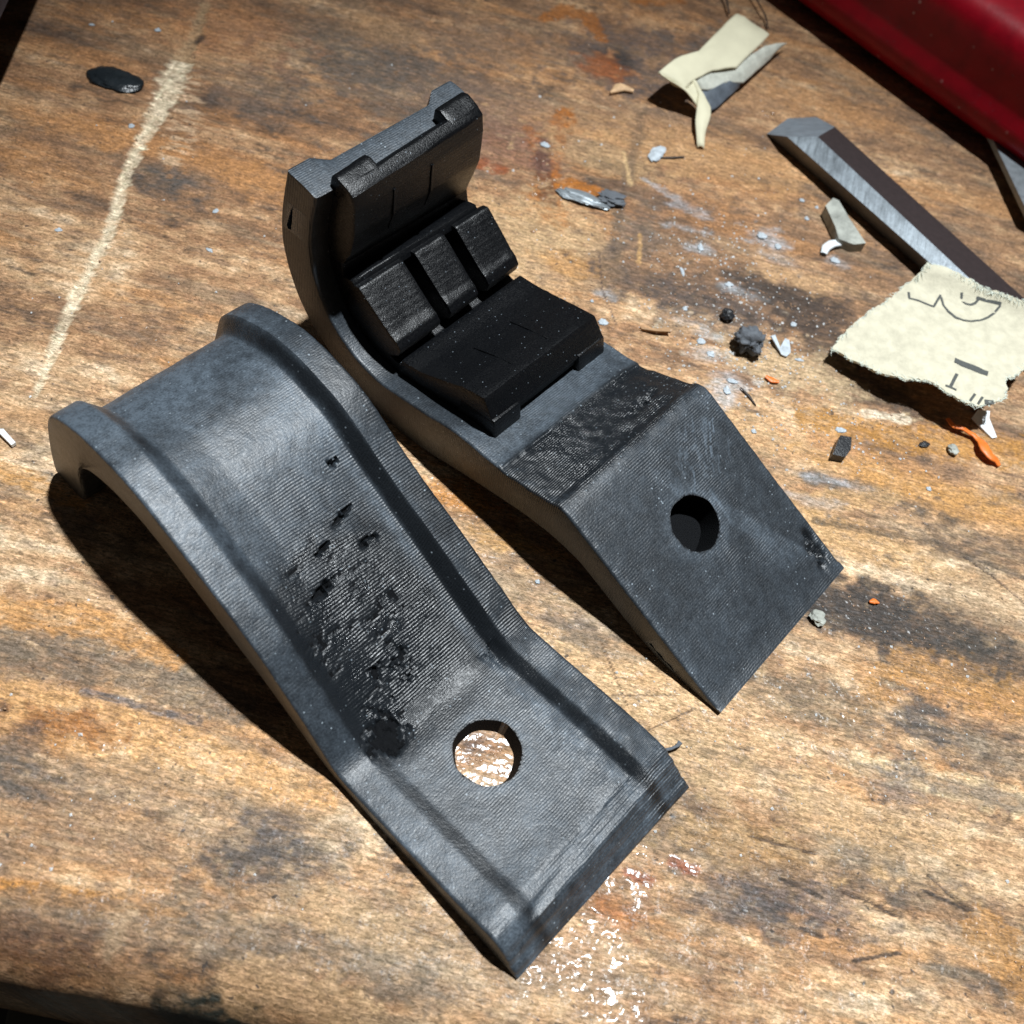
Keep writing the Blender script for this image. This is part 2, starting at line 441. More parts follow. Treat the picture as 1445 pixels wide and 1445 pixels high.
    blob(230, 255, 4.6, 4.2, (.075, .065, .058), .9); blob(265, 250, 4, 2.4, GREY, .6); blob(360, 140, 7, 5, (.10, .085, .075), .6)
    blob(330, 240, 16, 2.6, ORG, .7); blob(400, 265, 9, 3, ORG, .55); blob(320, 40, 9, 6, (.46, .20, .08), .5); blob(110, 180, 13, 1.8, ORG, .6)
    blob(60, 240, 9, 2, ORG, .5); blob(540, 40, 6, 3, (.4, .22, .1), .6)
    line([(745, 180), (770, 215), (775, 250), (770, 285), (790, 315)], [.8, 2.2, 1.8, 3.2, 1.4], AMB, 1.0, .8); line([(762, 205), (768, 245), (775, 285)], [.8, 1.2, 1.4], (.10, .035, .015), .85, .8)
    line([(800, 160), (785, 190), (790, 215)], [1.4, 1.9, 1.0], AMB, .9, .7)
    line([(770, 200), (765, 235)], [1.2, 1.6], (.055, .025, .02), .9, .9)
    line([(800, 262), (840, 270)], [1.8, 1.2], (.42, .14, .014), .95, .8)
    line([(770, 25), (800, 15), (830, 25), (850, 55)], [1.2, 1.8, 1.6, 1.0], AMB, .75, .5)
    line([(685, 232), (705, 240)], [1.6, 1.2], (.30, .07, .015), .8, .5); blob(730, 205, 8, 6, (.26, .12, .08), .55, .25)
    blob(855, 95, 3.4, 2.6, (.36, .10, .02), .8, .6); line([(900, 0), (960, 2)], [1.5, 1], AMB, .7, .4)
    blob(700, 150, 9, 5, (.22, .13, .085), .5, .2); blob(780, 130, 2.5, 1.6, BLK, .7); blob(760, 330, 11, 8, (.60, .40, .21), .7)
    blob(860, 225, 8, 4, (.56, .36, .18), .6); blob(870, 380, 5, 6, (.09, .06, .045), .6); blob(800, 375, 4, 2, (.5, .24, .07), .7)
    blob(990, 220, 16, 5, (.54, .30, .13), .65); blob(1060, 130, 16, 4, (.50, .27, .125), .65); blob(1180, 150, 10, 3, (.50, .25, .10), .6)
    blob(900, 330, 4, 5, GREY, .6); blob(1000, 400, 12, 5, (.17, .10, .06), .6); blob(1000, 432, 10, 3.6, (.07, .055, .05), .85, .35)
    blob(1095, 410, 8, 3.6, (.045, .034, .028), .92, .4); blob(1150, 440, 7, 4.4, (.055, .036, .026), .9, .35); blob(1130, 395, 7, 1.6, (.6, .36, .18), .85)
    blob(960, 290, 8, 2, (.12, .08, .06), .6); blob(890, 230, .9, 14, (.10, .07, .05), .6)
    line([(880, 215), (890, 260)], [.25, .45], (.66, .44, .22), .8); line([(903, 330), (902, 370)], [.25, .38], (.62, .36, .14), .8)
    blob(1180, 490, 8, 3.4, (.06, .04, .03), .85, .3); blob(1215, 535, 7, 2.4, (.05, .035, .026), .9, .35); blob(1245, 560, 9, 2.0, (.055, .04, .03), .85, .3)
    blob(1110, 520, 10, 3, (.66, .47, .27), .7); blob(1030, 600, 9, 3.6, (.62, .43, .24), .6)
    line([(1140, 590), (1250, 615), (1445, 640)], [2.0, 2.2, 2.6], (.46, .21, .035), .75, .25, .8)
    line([(1220, 583), (1280, 592)], [.7, .8], (.86, .74, .56), .9)
    blob(1320, 700, 14, 2.6, (.52, .26, .07), .7); blob(1210, 690, 9, 1.3, (.075, .07, .065), .8, .2); line([(1100, 712), (1260, 700)], [1.8, 1.4], (.62, .38, .17), .6)
    blob(1180, 760, 16, 2.6, (.58, .34, .14), .65)
    line([(1150, 735), (1290, 760), (1445, 815)], [.5, .5, .4], (.10, .075, .05), .7)
    blob(1250, 880, 12, 3.6, BLK, .88, .2); blob(1330, 880, 10, 4.4, (.055, .046, .04), .85, .15); blob(1410, 930, 8, 3, (.06, .05, .04), .75)
    blob(1195, 860, 9, 3.0, (.045, .038, .034), .85, .15); blob(1400, 780, 9, 3.4, (.11, .085, .065), .7); blob(1400, 850, 7, 3, (.5, .34, .2), .6)
    line([(1190, 1010), (1280, 940), (1380, 970), (1445, 990)], [1.0, 2.2, 2.6, 2.4], (.45, .225, .06), .58, .4, 1.0)
    blob(1150, 990, 10, 2.6, (.15, .115, .08), .75); blob(1300, 1025, 5, 2.4, (.07, .065, .065), .85, .3); blob(1400, 1060, 8, 3, (.10, .08, .065), .7)
    line([(1210, 1075), (1330, 1105), (1445, 1135)], [1.3, 1.6, 1.6], (.72, .54, .32), .8); blob(1360, 1115, 9, .9, (.13, .10, .09), .7)
    blob(1265, 1115, 3, 2.2, (.16, .14, .13), .7); blob(960, 1140, 6, 4, (.11, .08, .06), .7); blob(1000, 1190, 10, 3, (.17, .12, .08), .65)
    blob(1120, 1260, 8, 3, (.11, .085, .08), .75); blob(1250, 1225, 8, 3, (.13, .105, .08), .7); blob(1040, 1275, 6, 2, (.08, .075, .075), .75)
    blob(1060, 1190, 7, 2.4, (.44, .23, .07), .5); blob(1230, 1170, 9, 3, (.62, .38, .18), .5)
    line([(1430, 1330), (1390, 1310), (1440, 1390)], [1.5, 2.0, 2.4], (.42, .19, .04), .62, .55, .9); blob(1370, 1380, 4, 1.2, (.10, .085, .07), .7)
    for a, b in (((1100, 1240), (1160, 1265)), ((1300, 1255), (1365, 1285)), ((1205, 1355), (1270, 1345)), ((1130, 1310), (1160, 1322))):
        line([a, b], .22, (.045, .035, .03), .85)
    for pts in ([(1360, 785), (1400, 812), (1445, 850)], [(1180, 1255), (1225, 1272), (1265, 1292)], [(1310, 1235), (1340, 1262), (1372, 1285)], [(0, 1000), (60, 1012)], [(40, 900), (110, 935)], [(560, 1300), (640, 1335)], [(880, 1110), (930, 1160)], [(1060, 1180), (1150, 1205)], [(420, 300), (360, 290)]):
        line(pts, .16, (.05, .032, .022), .85, 0, .9, .25)
    # chalky plastic dust pressed into the wood
    CH = (.44, .45, .47)
    line([(908, 252), (935, 268), (955, 282)], [.35, .6, .9], CH, .55); blob(965, 292, 1.8, 1.1, (.34, .34, .36), .6, .2); blob(985, 300, 2.0, 1.0, CH, .5)
    for px, py, rx, ry, a_ in ((1082, 335, 2.2, 1.6, .7), (1098, 348, 1.4, 1.2, .65), (990, 350, 1.3, 1.2, .6), (972, 347, .8, 1.0, .6), (968, 322, 1.9, .5, .6), (1000, 500, 2.2, 1.4, .55), (1030, 533, 2.4, 1.2, .6), (1022, 558, 1.9, 1.6, .65), (990, 470, 1.8, .8, .5), (968, 455, 2.0, .7, .4), (1120, 700, 4.0, .7, .45), (1190, 682, 2.6, .6, .5), (1140, 672, 1.4, .6, .5), (1030, 405, 1.8, .9, .6), (1060, 418, 1.6, .9, .35), (1180, 368, 1.6, .8, .5), (1100, 365, 3.0, 1.0, .3), (850, 415, 1.2, .6, .5)):
        blob(px, py, rx, ry, CH, a_, .15, .6)
    # left side: weathered grey against bare orange bands
    line([(0, 690), (60, 680), (120, 740)], [1.8, 1.6, 1.2], (.17, .13, .10), .6); line([(0, 665), (110, 705)], [1.2, 1.6], (.62, .31, .095), .8)
    line([(0, 905), (150, 925), (330, 1000)], [3.2, 3.2, 2.0], (.15, .12, .09), .75); line([(0, 865), (140, 880), (250, 930)], [1.8, 1.8, 1.2], (.60, .28, .08), .7)
    line([(0, 1000), (180, 1040), (450, 1130)], [3.4, 3.4, 2.0], (.68, .37, .15), .8, 0, .35)
    line([(0, 1085), (200, 1100), (480, 1180)], [1.6, 2.2, 2.0], (.22, .165, .115), .6); line([(0, 1130), (200, 1160), (400, 1240)], [3, 3, 3], (.27, .18, .115), .6)
    blob(350, 1220, 5, 2.4, (.075, .066, .062), .85); blob(425, 1205, 4.4, 1.6, (.085, .075, .07), .8); blob(390, 1160, 3, 1.4, (.10, .085, .08), .7)
    line([(0, 1252), (120, 1270), (260, 1290)], [.9, 1.1, .3], (.66, .30, .075), .9, 0, .3)
    line([(0, 1285), (250, 1305), (600, 1385)], [2.2, 2.4, 2.6], (.16, .13, .10), .7); blob(600, 1345, 12, 4, (.26, .2, .14), .55); blob(480, 1300, 8, 2, (.55, .36, .19), .5)
    blob(60, 1345, 8, 2.2, (.15, .07, .035), .7, .2); blob(165, 1320, .9, 2.2, (.58, .42, .26), .8)
    blob(60, 1040, 4.0, 2.0, (.36, .13, .02), .55, .7); blob(100, 1022, 4.0, 1.4, (.30, .10, .015), .75, .8)
    blob(10, 1080, 3.6, 3.6, (.085, .08, .075), .75); line([(120, 975), (280, 1018)], .5, (.09, .095, .105), .8)
    blob(285, 1430, 4.5, 1.9, (.012, .04, .042), .92, .3); line([(335, 1390), (420, 1400), (520, 1440)], [2.2, 2.5, 2], (.66, .44, .24), .8)
    blob(655, 700, 6, 3, (.48, .19, .03), .8, .3); blob(690, 745, 5, 1.4, (.13, .085, .06), .7); blob(720, 765, 5, 1.2, (.62, .34, .11), .7)
    blob(850, 1000, 16, 9, (.70, .47, .25), .6); blob(820, 885, 5, 1.6, (.13, .10, .085), .75); blob(860, 915, 5, 1.0, (.18, .14, .1), .6)
    line([(848, 905), (885, 995)], .10, (.14, .08, .04), .9, 0, .2); line([(865, 981), (955, 981)], .10, (.20, .12, .06), .9, 0, .2); line([(915, 1030), (978, 1001)], .10, (.14, .08, .04), .9, 0, .2)
    line([(845, 355), (850, 410), (870, 460)], .10, (.08, .05, .04), .85, 0, .2)
    # the long fresh scratch
    scr = [(290, 5), (270, 60), (250, 100), (238, 128), (205, 190), (180, 240), (160, 310), (148, 340), (110, 410), (85, 470), (55, 545), (48, 560)]
    ds, Ts = poly_dist(X, Y, [at(*q) for q in scr])
    wdt = np.interp(Ts, np.linspace(0, 1, 12), [.7, 1.0, 1.7, 1.9, .95, .8, .7, .72, .85, .75, .45, .12])
    rag = 1 + .75 * (2 * fbm(X / 1.1, Y / .7, 99, 4, .65) - 1)
    m = sst(1.15, .75, ds / (wdt * rag))
    tone = .55 + .9 * fbm(X / 1.5, Y / .35, 101, 3)
    cs = np.where((Ts < .15)[..., None], L((.40, .26, .14)), L((.80, .66, .46))) * tone[..., None]
    C = C + (cs - C) * ((.62 + .36 * sst(.35, .6, fbm(X / .45, Y / 1.8, 107, 3))) * m)[..., None]
    gloss = gloss * (1 - m); film = film * (1 - .8 * m)
    Zd = Zd - .22 * m * (1 + .5 * (2 * fbm(X / .9, Y / .4, 103, 2) - 1))
    p2 = [at(265, 110), at(262, 160), at(245, 220)]
    d2, T2 = poly_dist(X, Y, p2)
    m2 = sst(1.1, .6, d2 / (2.2 * rag)) * sst(.45, .62, fbm(X / 3, Y / .45, 105, 3)) * (1 - m)
    C = over(C, .75 * m2, (.62, .42, .26))
    line([(278, 58), (285, 50)], .5, (.03, .022, .018), .9)
    # varnish puddle with beads of light in front of the near bracket
    PUD = (([(765, 1378), (800, 1372), (840, 1392), (885, 1425)], 1.5), ([(792, 1345), (830, 1338), (868, 1352)], 1.3), ([(838, 1300), (862, 1312)], 1.0), ([(860, 1248), (888, 1243), (906, 1262), (902, 1290)], .6), ([(905, 1198), (935, 1215)], .7))
    g0 = gloss.copy()
    for pts, w_ in PUD: line(pts, w_ * 1.15, (.44, .29, .19), .30, 1.0, .9)
    gloss = g0 + (gloss - g0) * sst(.44, .52, fbm(X / .62, Y / .55, 121, 3, .6))
    Zd = Zd + .10 * (gloss - g0)
    blob(870, 1285, 3.0, 1.8, (.42, .13, .03), .45); blob(690, 1065, 4.5, 3.4, (.26, .13, .07), .5, .8); blob(672, 1050, 1.2, 1.0, (.10, .06, .05), .8)
    for px, py in ((885, 1230), (950, 1215)):
        line([(px, py), (px + 30, py + 14)], .6, (.28, .05, .02), .6, .8)
    # worn rounded front: its shade is put into the wood colour
    edge_shade = sst(ER + 5, 1.0, Y - edge_y(X)) * sst(6, -6, X)
    C = C + (C * L((.50, .42, .36)) - C) * (.8 * edge_shade)[..., None]
    C = np.clip(C, .006, .92)
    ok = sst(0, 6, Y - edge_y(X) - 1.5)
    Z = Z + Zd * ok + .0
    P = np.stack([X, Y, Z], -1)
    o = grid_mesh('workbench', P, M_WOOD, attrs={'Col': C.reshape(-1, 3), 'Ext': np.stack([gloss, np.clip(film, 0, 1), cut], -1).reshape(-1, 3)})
    return tag(o, 'worn wooden workbench top with stains, a long pale scratch and spilt varnish', 'workbench')
bench = build_bench()

# floor and board far below the bench edge
fl = mesh_obj('floor', [(-900, -700, -420), (900, -700, -420), (900, 900, -420), (-900, 900, -420)], [(0, 1, 2, 3)], M_SHADE)
fl['kind'] = 'structure'

def box(name, x0, x1, y0, y1, z0, z1, mat, parent=None, bev=0.0, rot=None, pivot=None):
    bm = bmesh.new()
    bmesh.ops.create_cube(bm, size=1)
    for v in bm.verts:
        v.co = Vector(((x0 + x1) / 2 + v.co.x * (x1 - x0), (y0 + y1) / 2 + v.co.y * (y1 - y0), (z0 + z1) / 2 + v.co.z * (z1 - z0)))
    if bev: bmesh.ops.bevel(bm, geom=bm.edges[:] + bm.verts[:], offset=bev, segments=3, affect='EDGES', profile=.6)
    if rot:
        bmesh.ops.rotate(bm, verts=bm.verts, cent=Vector(pivot or (0, 0, 0)), matrix=Matrix.Rotation(rot, 3, 'Z'))
    for v in bm.verts: v.co *= MM
    me = bpy.data.meshes.new(name); bm.to_mesh(me); bm.free()
    return finish(name, me, mat, parent, True, 35)

q = at(60, 1425, -40)
tag(box('shelf_board', q[0] - 4, q[0] + 9, q[1] - 26, q[1] + 2, -46, -40, M_BOARD, bev=1.0, rot=.25, pivot=(q[0], q[1], 0)),
    'pale dusty board in deep shadow under the near left bench edge', 'board')

# ------------------------------------------------------------------ the two printed brackets
W = 25.0
TP = 0.046
def resample(pts, n):
    p = np.asarray(pts, float)
    s = np.r_[0, np.cumsum(np.hypot(*np.diff(p, axis=0).T))]
    t = np.linspace(0, s[-1], n)
    return np.stack([np.interp(t, s, p[:, 0]), np.interp(t, s, p[:, 1])], -1)
def smooth_poly(pts, n, sig, keep=()):
    """resample and round a poly-line, its ends held"""
    p = resample(pts, n)
    k = max(1, int(sig))
    ker = np.exp(-.5 * (np.arange(-3 * k, 3 * k + 1) / k) ** 2); ker /= ker.sum()
    pad = np.concatenate([2 * p[0] - p[3 * k:0:-1], p, 2 * p[-1] - p[-2:-3 * k - 2:-1]])
    q = np.stack([np.convolve(pad[:, i], ker, 'valid') for i in range(2)], -1)
    return q
def normals2(p):
    d = np.gradient(p, axis=0); l = np.hypot(d[:, 0], d[:, 1])[:, None]; d = d / np.maximum(l, 1e-9)
    return np.stack([-d[:, 1], d[:, 0]], -1)          # left of the walking direction

def bracket_body(name, topL, topR, botL, botR, nTop, mat, parent, dig, end_bulge=0.6, sig=4, under=None, holes=(), slits=()):
    """two side outlines (s along, z up), lofted across the width"""
    TL, TR = smooth_poly(topL, nTop, sig), smooth_poly(topR, nTop, sig)
    BL, BR = smooth_poly(botL, nTop, sig), smooth_poly(botR, nTop, sig)
    ke = 14
    vs = np.r_[0, .05, .12, .22, .34, np.linspace(.5, W - .5, 121), W - .34, W - .22, W - .12, W - .05, W]
    rows = []; wears = []
    for wv in vs:
        f = wv / W
        T = TL * (1 - f) + TR * f; B = BL * (1 - f) + BR * f
        edge = min(wv, W - wv)
        ins = .34 - math.sqrt(max(0, .34 ** 2 - max(0, .34 - edge) ** 2))
        nt = normals2(T)
        dd, wr = dig(T, wv, nt)
        rough_e = .16 * max(0, 1 - edge / .9) * (fbm(T[:, 0] / .55, T[:, 1] / .55 + (7 if f > .5 else 0), 251, 4, .6) - .35)
        T2 = T - nt * (ins + dd + rough_e)[:, None]
        T2[:, 1] = np.where(T2[:, 0] < 30, np.maximum(T2[:, 1], np.minimum(T[:, 1] - .01, np.interp(T2[:, 0], B[:, 0], B[:, 1]) + .3 + .5 * fbm(T2[:, 0] / .4, T2[:, 0] * 0 + wv / .4, 241, 2))), T2[:, 1])
        nb = normals2(B)
        B2 = B + nb * (ins + (under(B, wv) if under is not None else np.zeros(len(B))))[:, None]
        a, b = T2[-1], B2[-1]
        ts = np.linspace(0, 1, ke + 2)[1:-1]
        dv = b - a; nn = np.array([-dv[1], dv[0]]) / max(np.hypot(*dv), 1e-6)
        E_ = a + ts[:, None] * dv + nn * (end_bulge * np.sin(np.pi * ts) ** .6)[:, None]
        loop = np.concatenate([T2, E_, B2[::-1]])
        x = wv + (TP * W / 120) * loop[:, 0] * (1 - 2 * f)
        rows.append(np.stack([x, loop[:, 0], loop[:, 1]], -1))
        we = np.zeros((len(loop), 3)); we[:nTop] = wr; we[nTop:nTop + ke] = (.36, .1, .2); we[nTop + ke:] = (.12, .1, .8)
        wears.append(we)
    V = np.array(rows); Wr = np.array(wears)
    nv, nl = V.shape[:2]
    idx = np.arange(nv * nl).reshape(nv, nl)
    a = idx[:-1]; b = idx[1:]
    quads = np.stack([a, np.roll(a, -1, 1), np.roll(b, -1, 1), b], -1).reshape(-1, 4)
    faces = quads.tolist()
    for j, flip in ((0, False), (nv - 1, True)):
        t = idx[j]
        for i in range(nTop - 1):
            f = [t[i], t[nl - 1 - i], t[nl - 2 - i], t[i + 1]]
            faces.append(f[::-1] if flip else f)
        f = list(t[nTop - 1:nTop + ke + 1])
        faces.append([int(k) for k in (f if flip else f[::-1])][::-1] if False else ([int(k) for k in f[::-1]] if flip else [int(k) for k in f]))
    me = bpy.data.meshes.new(name)
    me.from_pydata((V.reshape(-1, 3) * MM).tolist(), [], faces)
    me.update()
    set_attr(me, 'Wear', Wr.reshape(-1, 3))
    bm = bmesh.new(); bm.from_mesh(me)
    bmesh.ops.recalc_face_normals(bm, faces=bm.faces)
    if bm.calc_volume(signed=True) < 0: bmesh.ops.reverse_faces(bm, faces=bm.faces)
    bm.to_mesh(me); bm.free()
    if holes:
        me.transform(Matrix.Scale(1000, 4))                # the solver wants millimetres
        ob = bpy.data.objects.new('tmp', me); sc.collection.objects.link(ob)
        cuts = []
        for (hw, hs, hz, nx, nz, r, r2, dep) in holes:
            bm = bmesh.new()
            res = bmesh.ops.create_cone(bm, cap_ends=True, segments=56, radius1=r, radius2=r2, depth=dep)
            for v in bm.verts:
                th = math.atan2(v.co.y, v.co.x)
                k = 1 + .02 * math.sin(3 * th + 1) + .015 * math.sin(7 * th)
                v.co.x *= k; v.co.y *= k; v.co.z += dep / 2
            up = Vector((0, nx, nz)).normalized()
            Rm = Vector((0, 0, 1)).rotation_difference(up).to_matrix().to_4x4()
            bmesh.ops.transform(bm, matrix=Matrix.Translation((hw, hs, hz)) @ Rm, verts=bm.verts)
            mc = bpy.data.meshes.new('cut'); bm.to_mesh(mc); bm.free()
            oc = bpy.data.objects.new('cut', mc); sc.collection.objects.link(oc)
            md = ob.modifiers.new('b', 'BOOLEAN'); md.object = oc; md.operation = 'DIFFERENCE'; md.solver = 'FAST'
            cuts.append(oc)
        for (w0, sp, zp, rs, rz, rot) in slits:              # small breaks in the left flank
            bm = bmesh.new()
            bmesh.ops.create_cone(bm, cap_ends=True, segments=9, radius1=1, radius2=1, depth=2 * w0)
            for v in bm.verts:
                th = math.atan2(v.co.y, v.co.x); k = 1 + .3 * math.sin(3 * th + sp * 5)
                a_, b_ = v.co.x * k * rs, v.co.y * k * rz
                v.co = Vector((v.co.z, sp + a_ * math.cos(rot) - b_ * math.sin(rot), zp + a_ * math.sin(rot) + b_ * math.cos(rot)))
            mc = bpy.data.meshes.new('cut'); bmesh.ops.recalc_face_normals(bm, faces=bm.faces); bm.to_mesh(mc); bm.free()
            oc = bpy.data.objects.new('cut', mc); sc.collection.objects.link(oc)
            md = ob.modifiers.new('b', 'BOOLEAN'); md.object = oc; md.operation = 'DIFFERENCE'; md.solver = 'FAST'
            cuts.append(oc)
        dg = bpy.context.evaluated_depsgraph_get()
        me2 = bpy.data.meshes.new_from_object(ob.evaluated_get(dg))
        me2.name = name
        me2.transform(Matrix.Scale(MM, 4))
        for oc in cuts: bpy.data.objects.remove(oc)
        bpy.data.objects.remove(ob)
        me = me2
    if holes:                                              # cut walls lack sanding dust and are blackened to stand for shade
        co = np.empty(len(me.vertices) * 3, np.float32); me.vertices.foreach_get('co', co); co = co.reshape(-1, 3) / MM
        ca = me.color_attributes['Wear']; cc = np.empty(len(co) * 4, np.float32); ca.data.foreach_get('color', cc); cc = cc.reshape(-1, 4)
        lining = (cc[:, 0] < .004) & (cc[:, 1] < .004)  # torn pits take the blackened shade material too
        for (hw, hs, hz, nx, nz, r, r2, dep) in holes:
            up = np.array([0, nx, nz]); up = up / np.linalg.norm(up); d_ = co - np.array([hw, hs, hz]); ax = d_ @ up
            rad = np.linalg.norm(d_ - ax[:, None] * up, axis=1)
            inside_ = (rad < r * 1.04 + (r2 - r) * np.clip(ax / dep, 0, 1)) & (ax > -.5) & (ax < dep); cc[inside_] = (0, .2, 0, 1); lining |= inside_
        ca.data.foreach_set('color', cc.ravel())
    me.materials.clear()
    me.materials.append(mat); me.materials.append(M_RECESS_SHADE)
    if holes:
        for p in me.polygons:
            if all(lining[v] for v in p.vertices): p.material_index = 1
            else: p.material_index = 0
    return finish(name, me, None, parent, True, 42)

def g(x, c, s): return np.exp(-.5 * ((x - c) / s) ** 2)

# ---- near bracket: arch upwards, channel along its back
A_O = (11.42, 16.55, 0.0); A_YAW = math.radians(58.94)
brA = empty('printed_bracket', A_O, A_YAW)
tag(brA, 'long matte black printed bracket with arched back, raised rails and a hole showing wood', 'bracket', 'black plastic brackets')
A_topL = [(-.1, .5), (1.0, 1.9), (2.3, 3.6), (3.6, 4.25), (5, 3.9), (8, 3.2), (12, 2.8), (16.6, 2.4), (20.5, 2.1), (23.6, 1.9), (25.1, 2.6), (26.6, 4.3), (28.6, 6.4), (31.4, 8.7), (34.2, 11.2), (38.1, 13.4), (42.1, 15.2), (45.9, 16.8), (49.8, 18.3), (53.8, 19.1), (58.9, 18.7), (62, 17.6), (64.4, 16.3), (66.2, 14.6), (66.9, 13.2)]
A_topR = [(0, .6), (1.6, 1.9), (3.2, 3.3), (4.4, 3.75), (6.3, 3.8), (10, 3.65), (13.9, 3.35), (18.3, 2.95), (22.6, 2.75), (24.6, 3.7), (26.8, 5.0), (29.9, 6.6), (33, 8.3), (36, 9.8), (39, 11.2), (42.4, 13.1), (44.9, 14.8), (46.8, 16.1), (49, 17.2), (51.9, 17.8), (54, 18.15), (56.5, 18.2), (58.7, 17.9), (61.4, 17), (64.2, 15.8), (66.4, 14.3), (67.3, 13.0)]
A_bot = [(0, .05), (4, .02), (12, .02), (22, .05), (25, .3), (28, 1.7), (31, 3.9), (35, 6.3), (39, 8.0), (44, 10.2), (48, 12.2), (52, 13.4), (56, 13.3), (58.9, 12.4), (60.5, 11.6), (62.6, 9.6), (63.7, 7.0), (64.2, 3.0), (65, .3), (67, .02), (70.2, .05)]
def digA(T, wv, nt):
    s, z = T[:, 0], T[:, 1]
    lin = lambda a, b: np.clip((wv - a) / (b - a), 0, 1) + 0 * s
    r = .9 * lin(3.2, 4.8) + .1 * sst(2.8, 5.6, np.full_like(s, wv))
    r = np.minimum(r, 0.92 * lin(W - 3.1, W - 4.6) + .08 * sst(W - 2.7, W - 5.3, np.full_like(s, wv)))
    depth = 1.7 - (1.15 - .3 * sst(8, 17, np.full_like(s, wv))) * sst(28, 20, s)
    zT = 3.9
    amt = np.where(s < 4.6, np.clip((z - (zT - .75)) / np.maximum(nt[:, 1], .4), 0, depth), depth) * r
    # torn layers in the floor of the channel
    W_ = np.full_like(s, wv)
    amt = amt * (1 - .32 * sst(9, 4, W_) * sst(62, 56, s))
    reg = g(s, 31.5, 6.5) * g(W_, 10, 4.5)
    n = fbm(s / .75 + .8 * fbm(s / 3, W_ / 3, 199, 2), W_ / 1.9, 201, 4, .62)
    big = fbm(s / 3.2, W_ / 3.4, 203, 3)
    pits = sst(.46, .66, n + .5 * (big - .5)) * sst(.22, .7, reg); rough_band = sst(.1, .5, reg)
    hn = fbm(s / .7, W_ / .9, 205, 5, .65); hb = fbm(s / 2.0, W_ / 2.0, 206, 3)
    hp = np.maximum(g(s, 24.2, 1.5) * g(W_, 6.2, 2.1), .85 * g(s, 27.2, 1.6) * g(W_, 10.4, 2.4))
    hard = sst(.15, .45, hp) * sst(.02, .16, hn - .74 + .42 * hp + .5 * (hb - .5)) * (.45 + .9 * fbm(s / .45, W_ / .45, 207, 3))
    slots = 0 * s
    for (s0, w0, ds_, dw_) in ((40.4, 15.6, .24, 1.2), (36.0, 9.2, .34, 1.7), (38.9, 11.6, .16, .9)):
        slots = np.maximum(slots, g(s, s0 + .25 * (W_ - w0), ds_) * g(W_, w0, dw_) * sst(.30, .5, fbm(s / .6, W_ / .5, 209, 3)))
    slots = np.maximum(slots, np.maximum(g(s, 37.3, .33) * g(W_, 16.4, .9), g(s, 44.6, .3) * g(W_, 18.2, .6)) * sst(.3, .5, fbm(s / .6, W_ / .6, 213, 3)))
    slots = sst(.32, .62, slots)
    amt = amt + .06 * pits + .04 * (n - .5) * rough_band + .08 * sst(.54, .62, .6 * fbm(s / .42 + 1.2 * fbm(W_ / 2, s / 2, 243, 3), W_ / 2.0, 245, 4, .6) + .4 * fbm(s / .9, W_ / 1.1, 249, 4, .62)) * sst(.3, .5, reg) + .42 * hard * (.3 + 1.4 * fbm(s / .38, W_ / .38, 235, 2)) + .75 * slots
    # coarse ridges on the cut-off front
    ch = sst(5.0, 4.2, s)
    ridge = vn(z / .36 + 1.5 * fbm(W_ / 9, s * 0, 215, 2), W_ / 14, 217)
    ridge = .6 * ridge + .4 * vn(z / .17, W_ / 5, 218)
    amt = amt + ch * .34 * (ridge - .3)
    amt = amt + .10 * (fbm(s / 3, W_ / 3, 219, 3) - .5)
    # dent at the corner where rail and plate meet
    amt = amt + .5 * sst(.5, .62, fbm(s / .8, W_ / .8, 221, 3)) * (g(s, 23.2, .9) * g(W_, 20.2, 1.0))
    cl = fbm(s / 7, W_ / 6, 223, 5, .6); c2 = fbm(s / 2.4, W_ / 2.0, 225, 4, .6)
    chalk = .13 + .44 * sst(34, 50, s) * sst(W + 1, W - 9, W_) * (.35 + 1.3 * cl) + .34 * (cl - .5) + .22 * (c2 - .5)
    chalk = chalk + .11 * sst(24, 20, s) + .12 * sst(4, 2, W_) + .10 * sst(54, 62, s)
    wall = r * (1 - r) * 4  # rail walls: unsanded, their shade also put into the colour
    rough_floor = sst(.15, .6, g(s, 31, 7) * g(W_, 11, 6))
    chalk = chalk - .26 * rough_floor * (.5 + 1.0 * big) - .4 * np.clip(pits, 0, 1) - .6 * np.clip(hard + slots, 0, 1) - .34 * np.clip(wall, 0, 1) * (.45 + .55 * np.maximum(sst(W / 2, W / 2 + 1, W_), sst(54, 60, s)) + .35 * sst(22, 14, s) * sst(W / 2 + 1, W / 2, W_)) + ch * (.02 + .30 * (ridge - .4))
    chalk = chalk + .24 * g(W_, 19.5, .45) * (s < 58) * (.6 + .8 * fbm(s / 2.5, W_, 231, 2)) + .10 * g(W_, 22.3, .25) + .10 * g(W_, 2.6, .4)  # floor edge line: wear, with its highlight painted into the chalk
    chalk = chalk + .15 * g(np.hypot(W_ - 12.25, s - 16.2), 4.0, .35) + .12 * sst(.5, .7, fbm(s / 2.2, W_ / 2.8, 233, 4, .6)) * sst(24, 18, s)
    torn = np.clip(.15 + .05 * hard + .45 * rough_floor * fbm(s / 2, W_ / 2, 227, 3) * 1.6 + pits * .5 + .35 * wall * sst(W / 2, W / 2 + 1, W_), 0, 1)
    streak = .6 * fbm(s / .42 + 1.2 * fbm(W_ / 2, s / 2, 243, 3), W_ / 2.0, 245, 4, .6) + .4 * fbm(s / .9, W_ / 1.1, 249, 4, .62) + .16 * (big - .5)
    hk = (hard > .25) | (slots > .6) | ((streak > .575) & (reg > .30 + .3 * fbm(s / 1.5, W_ / 1.5, 247, 2)))
    chalk = np.where(hk, 0, np.maximum(chalk, .012)); torn = np.where(hk, 0, torn)
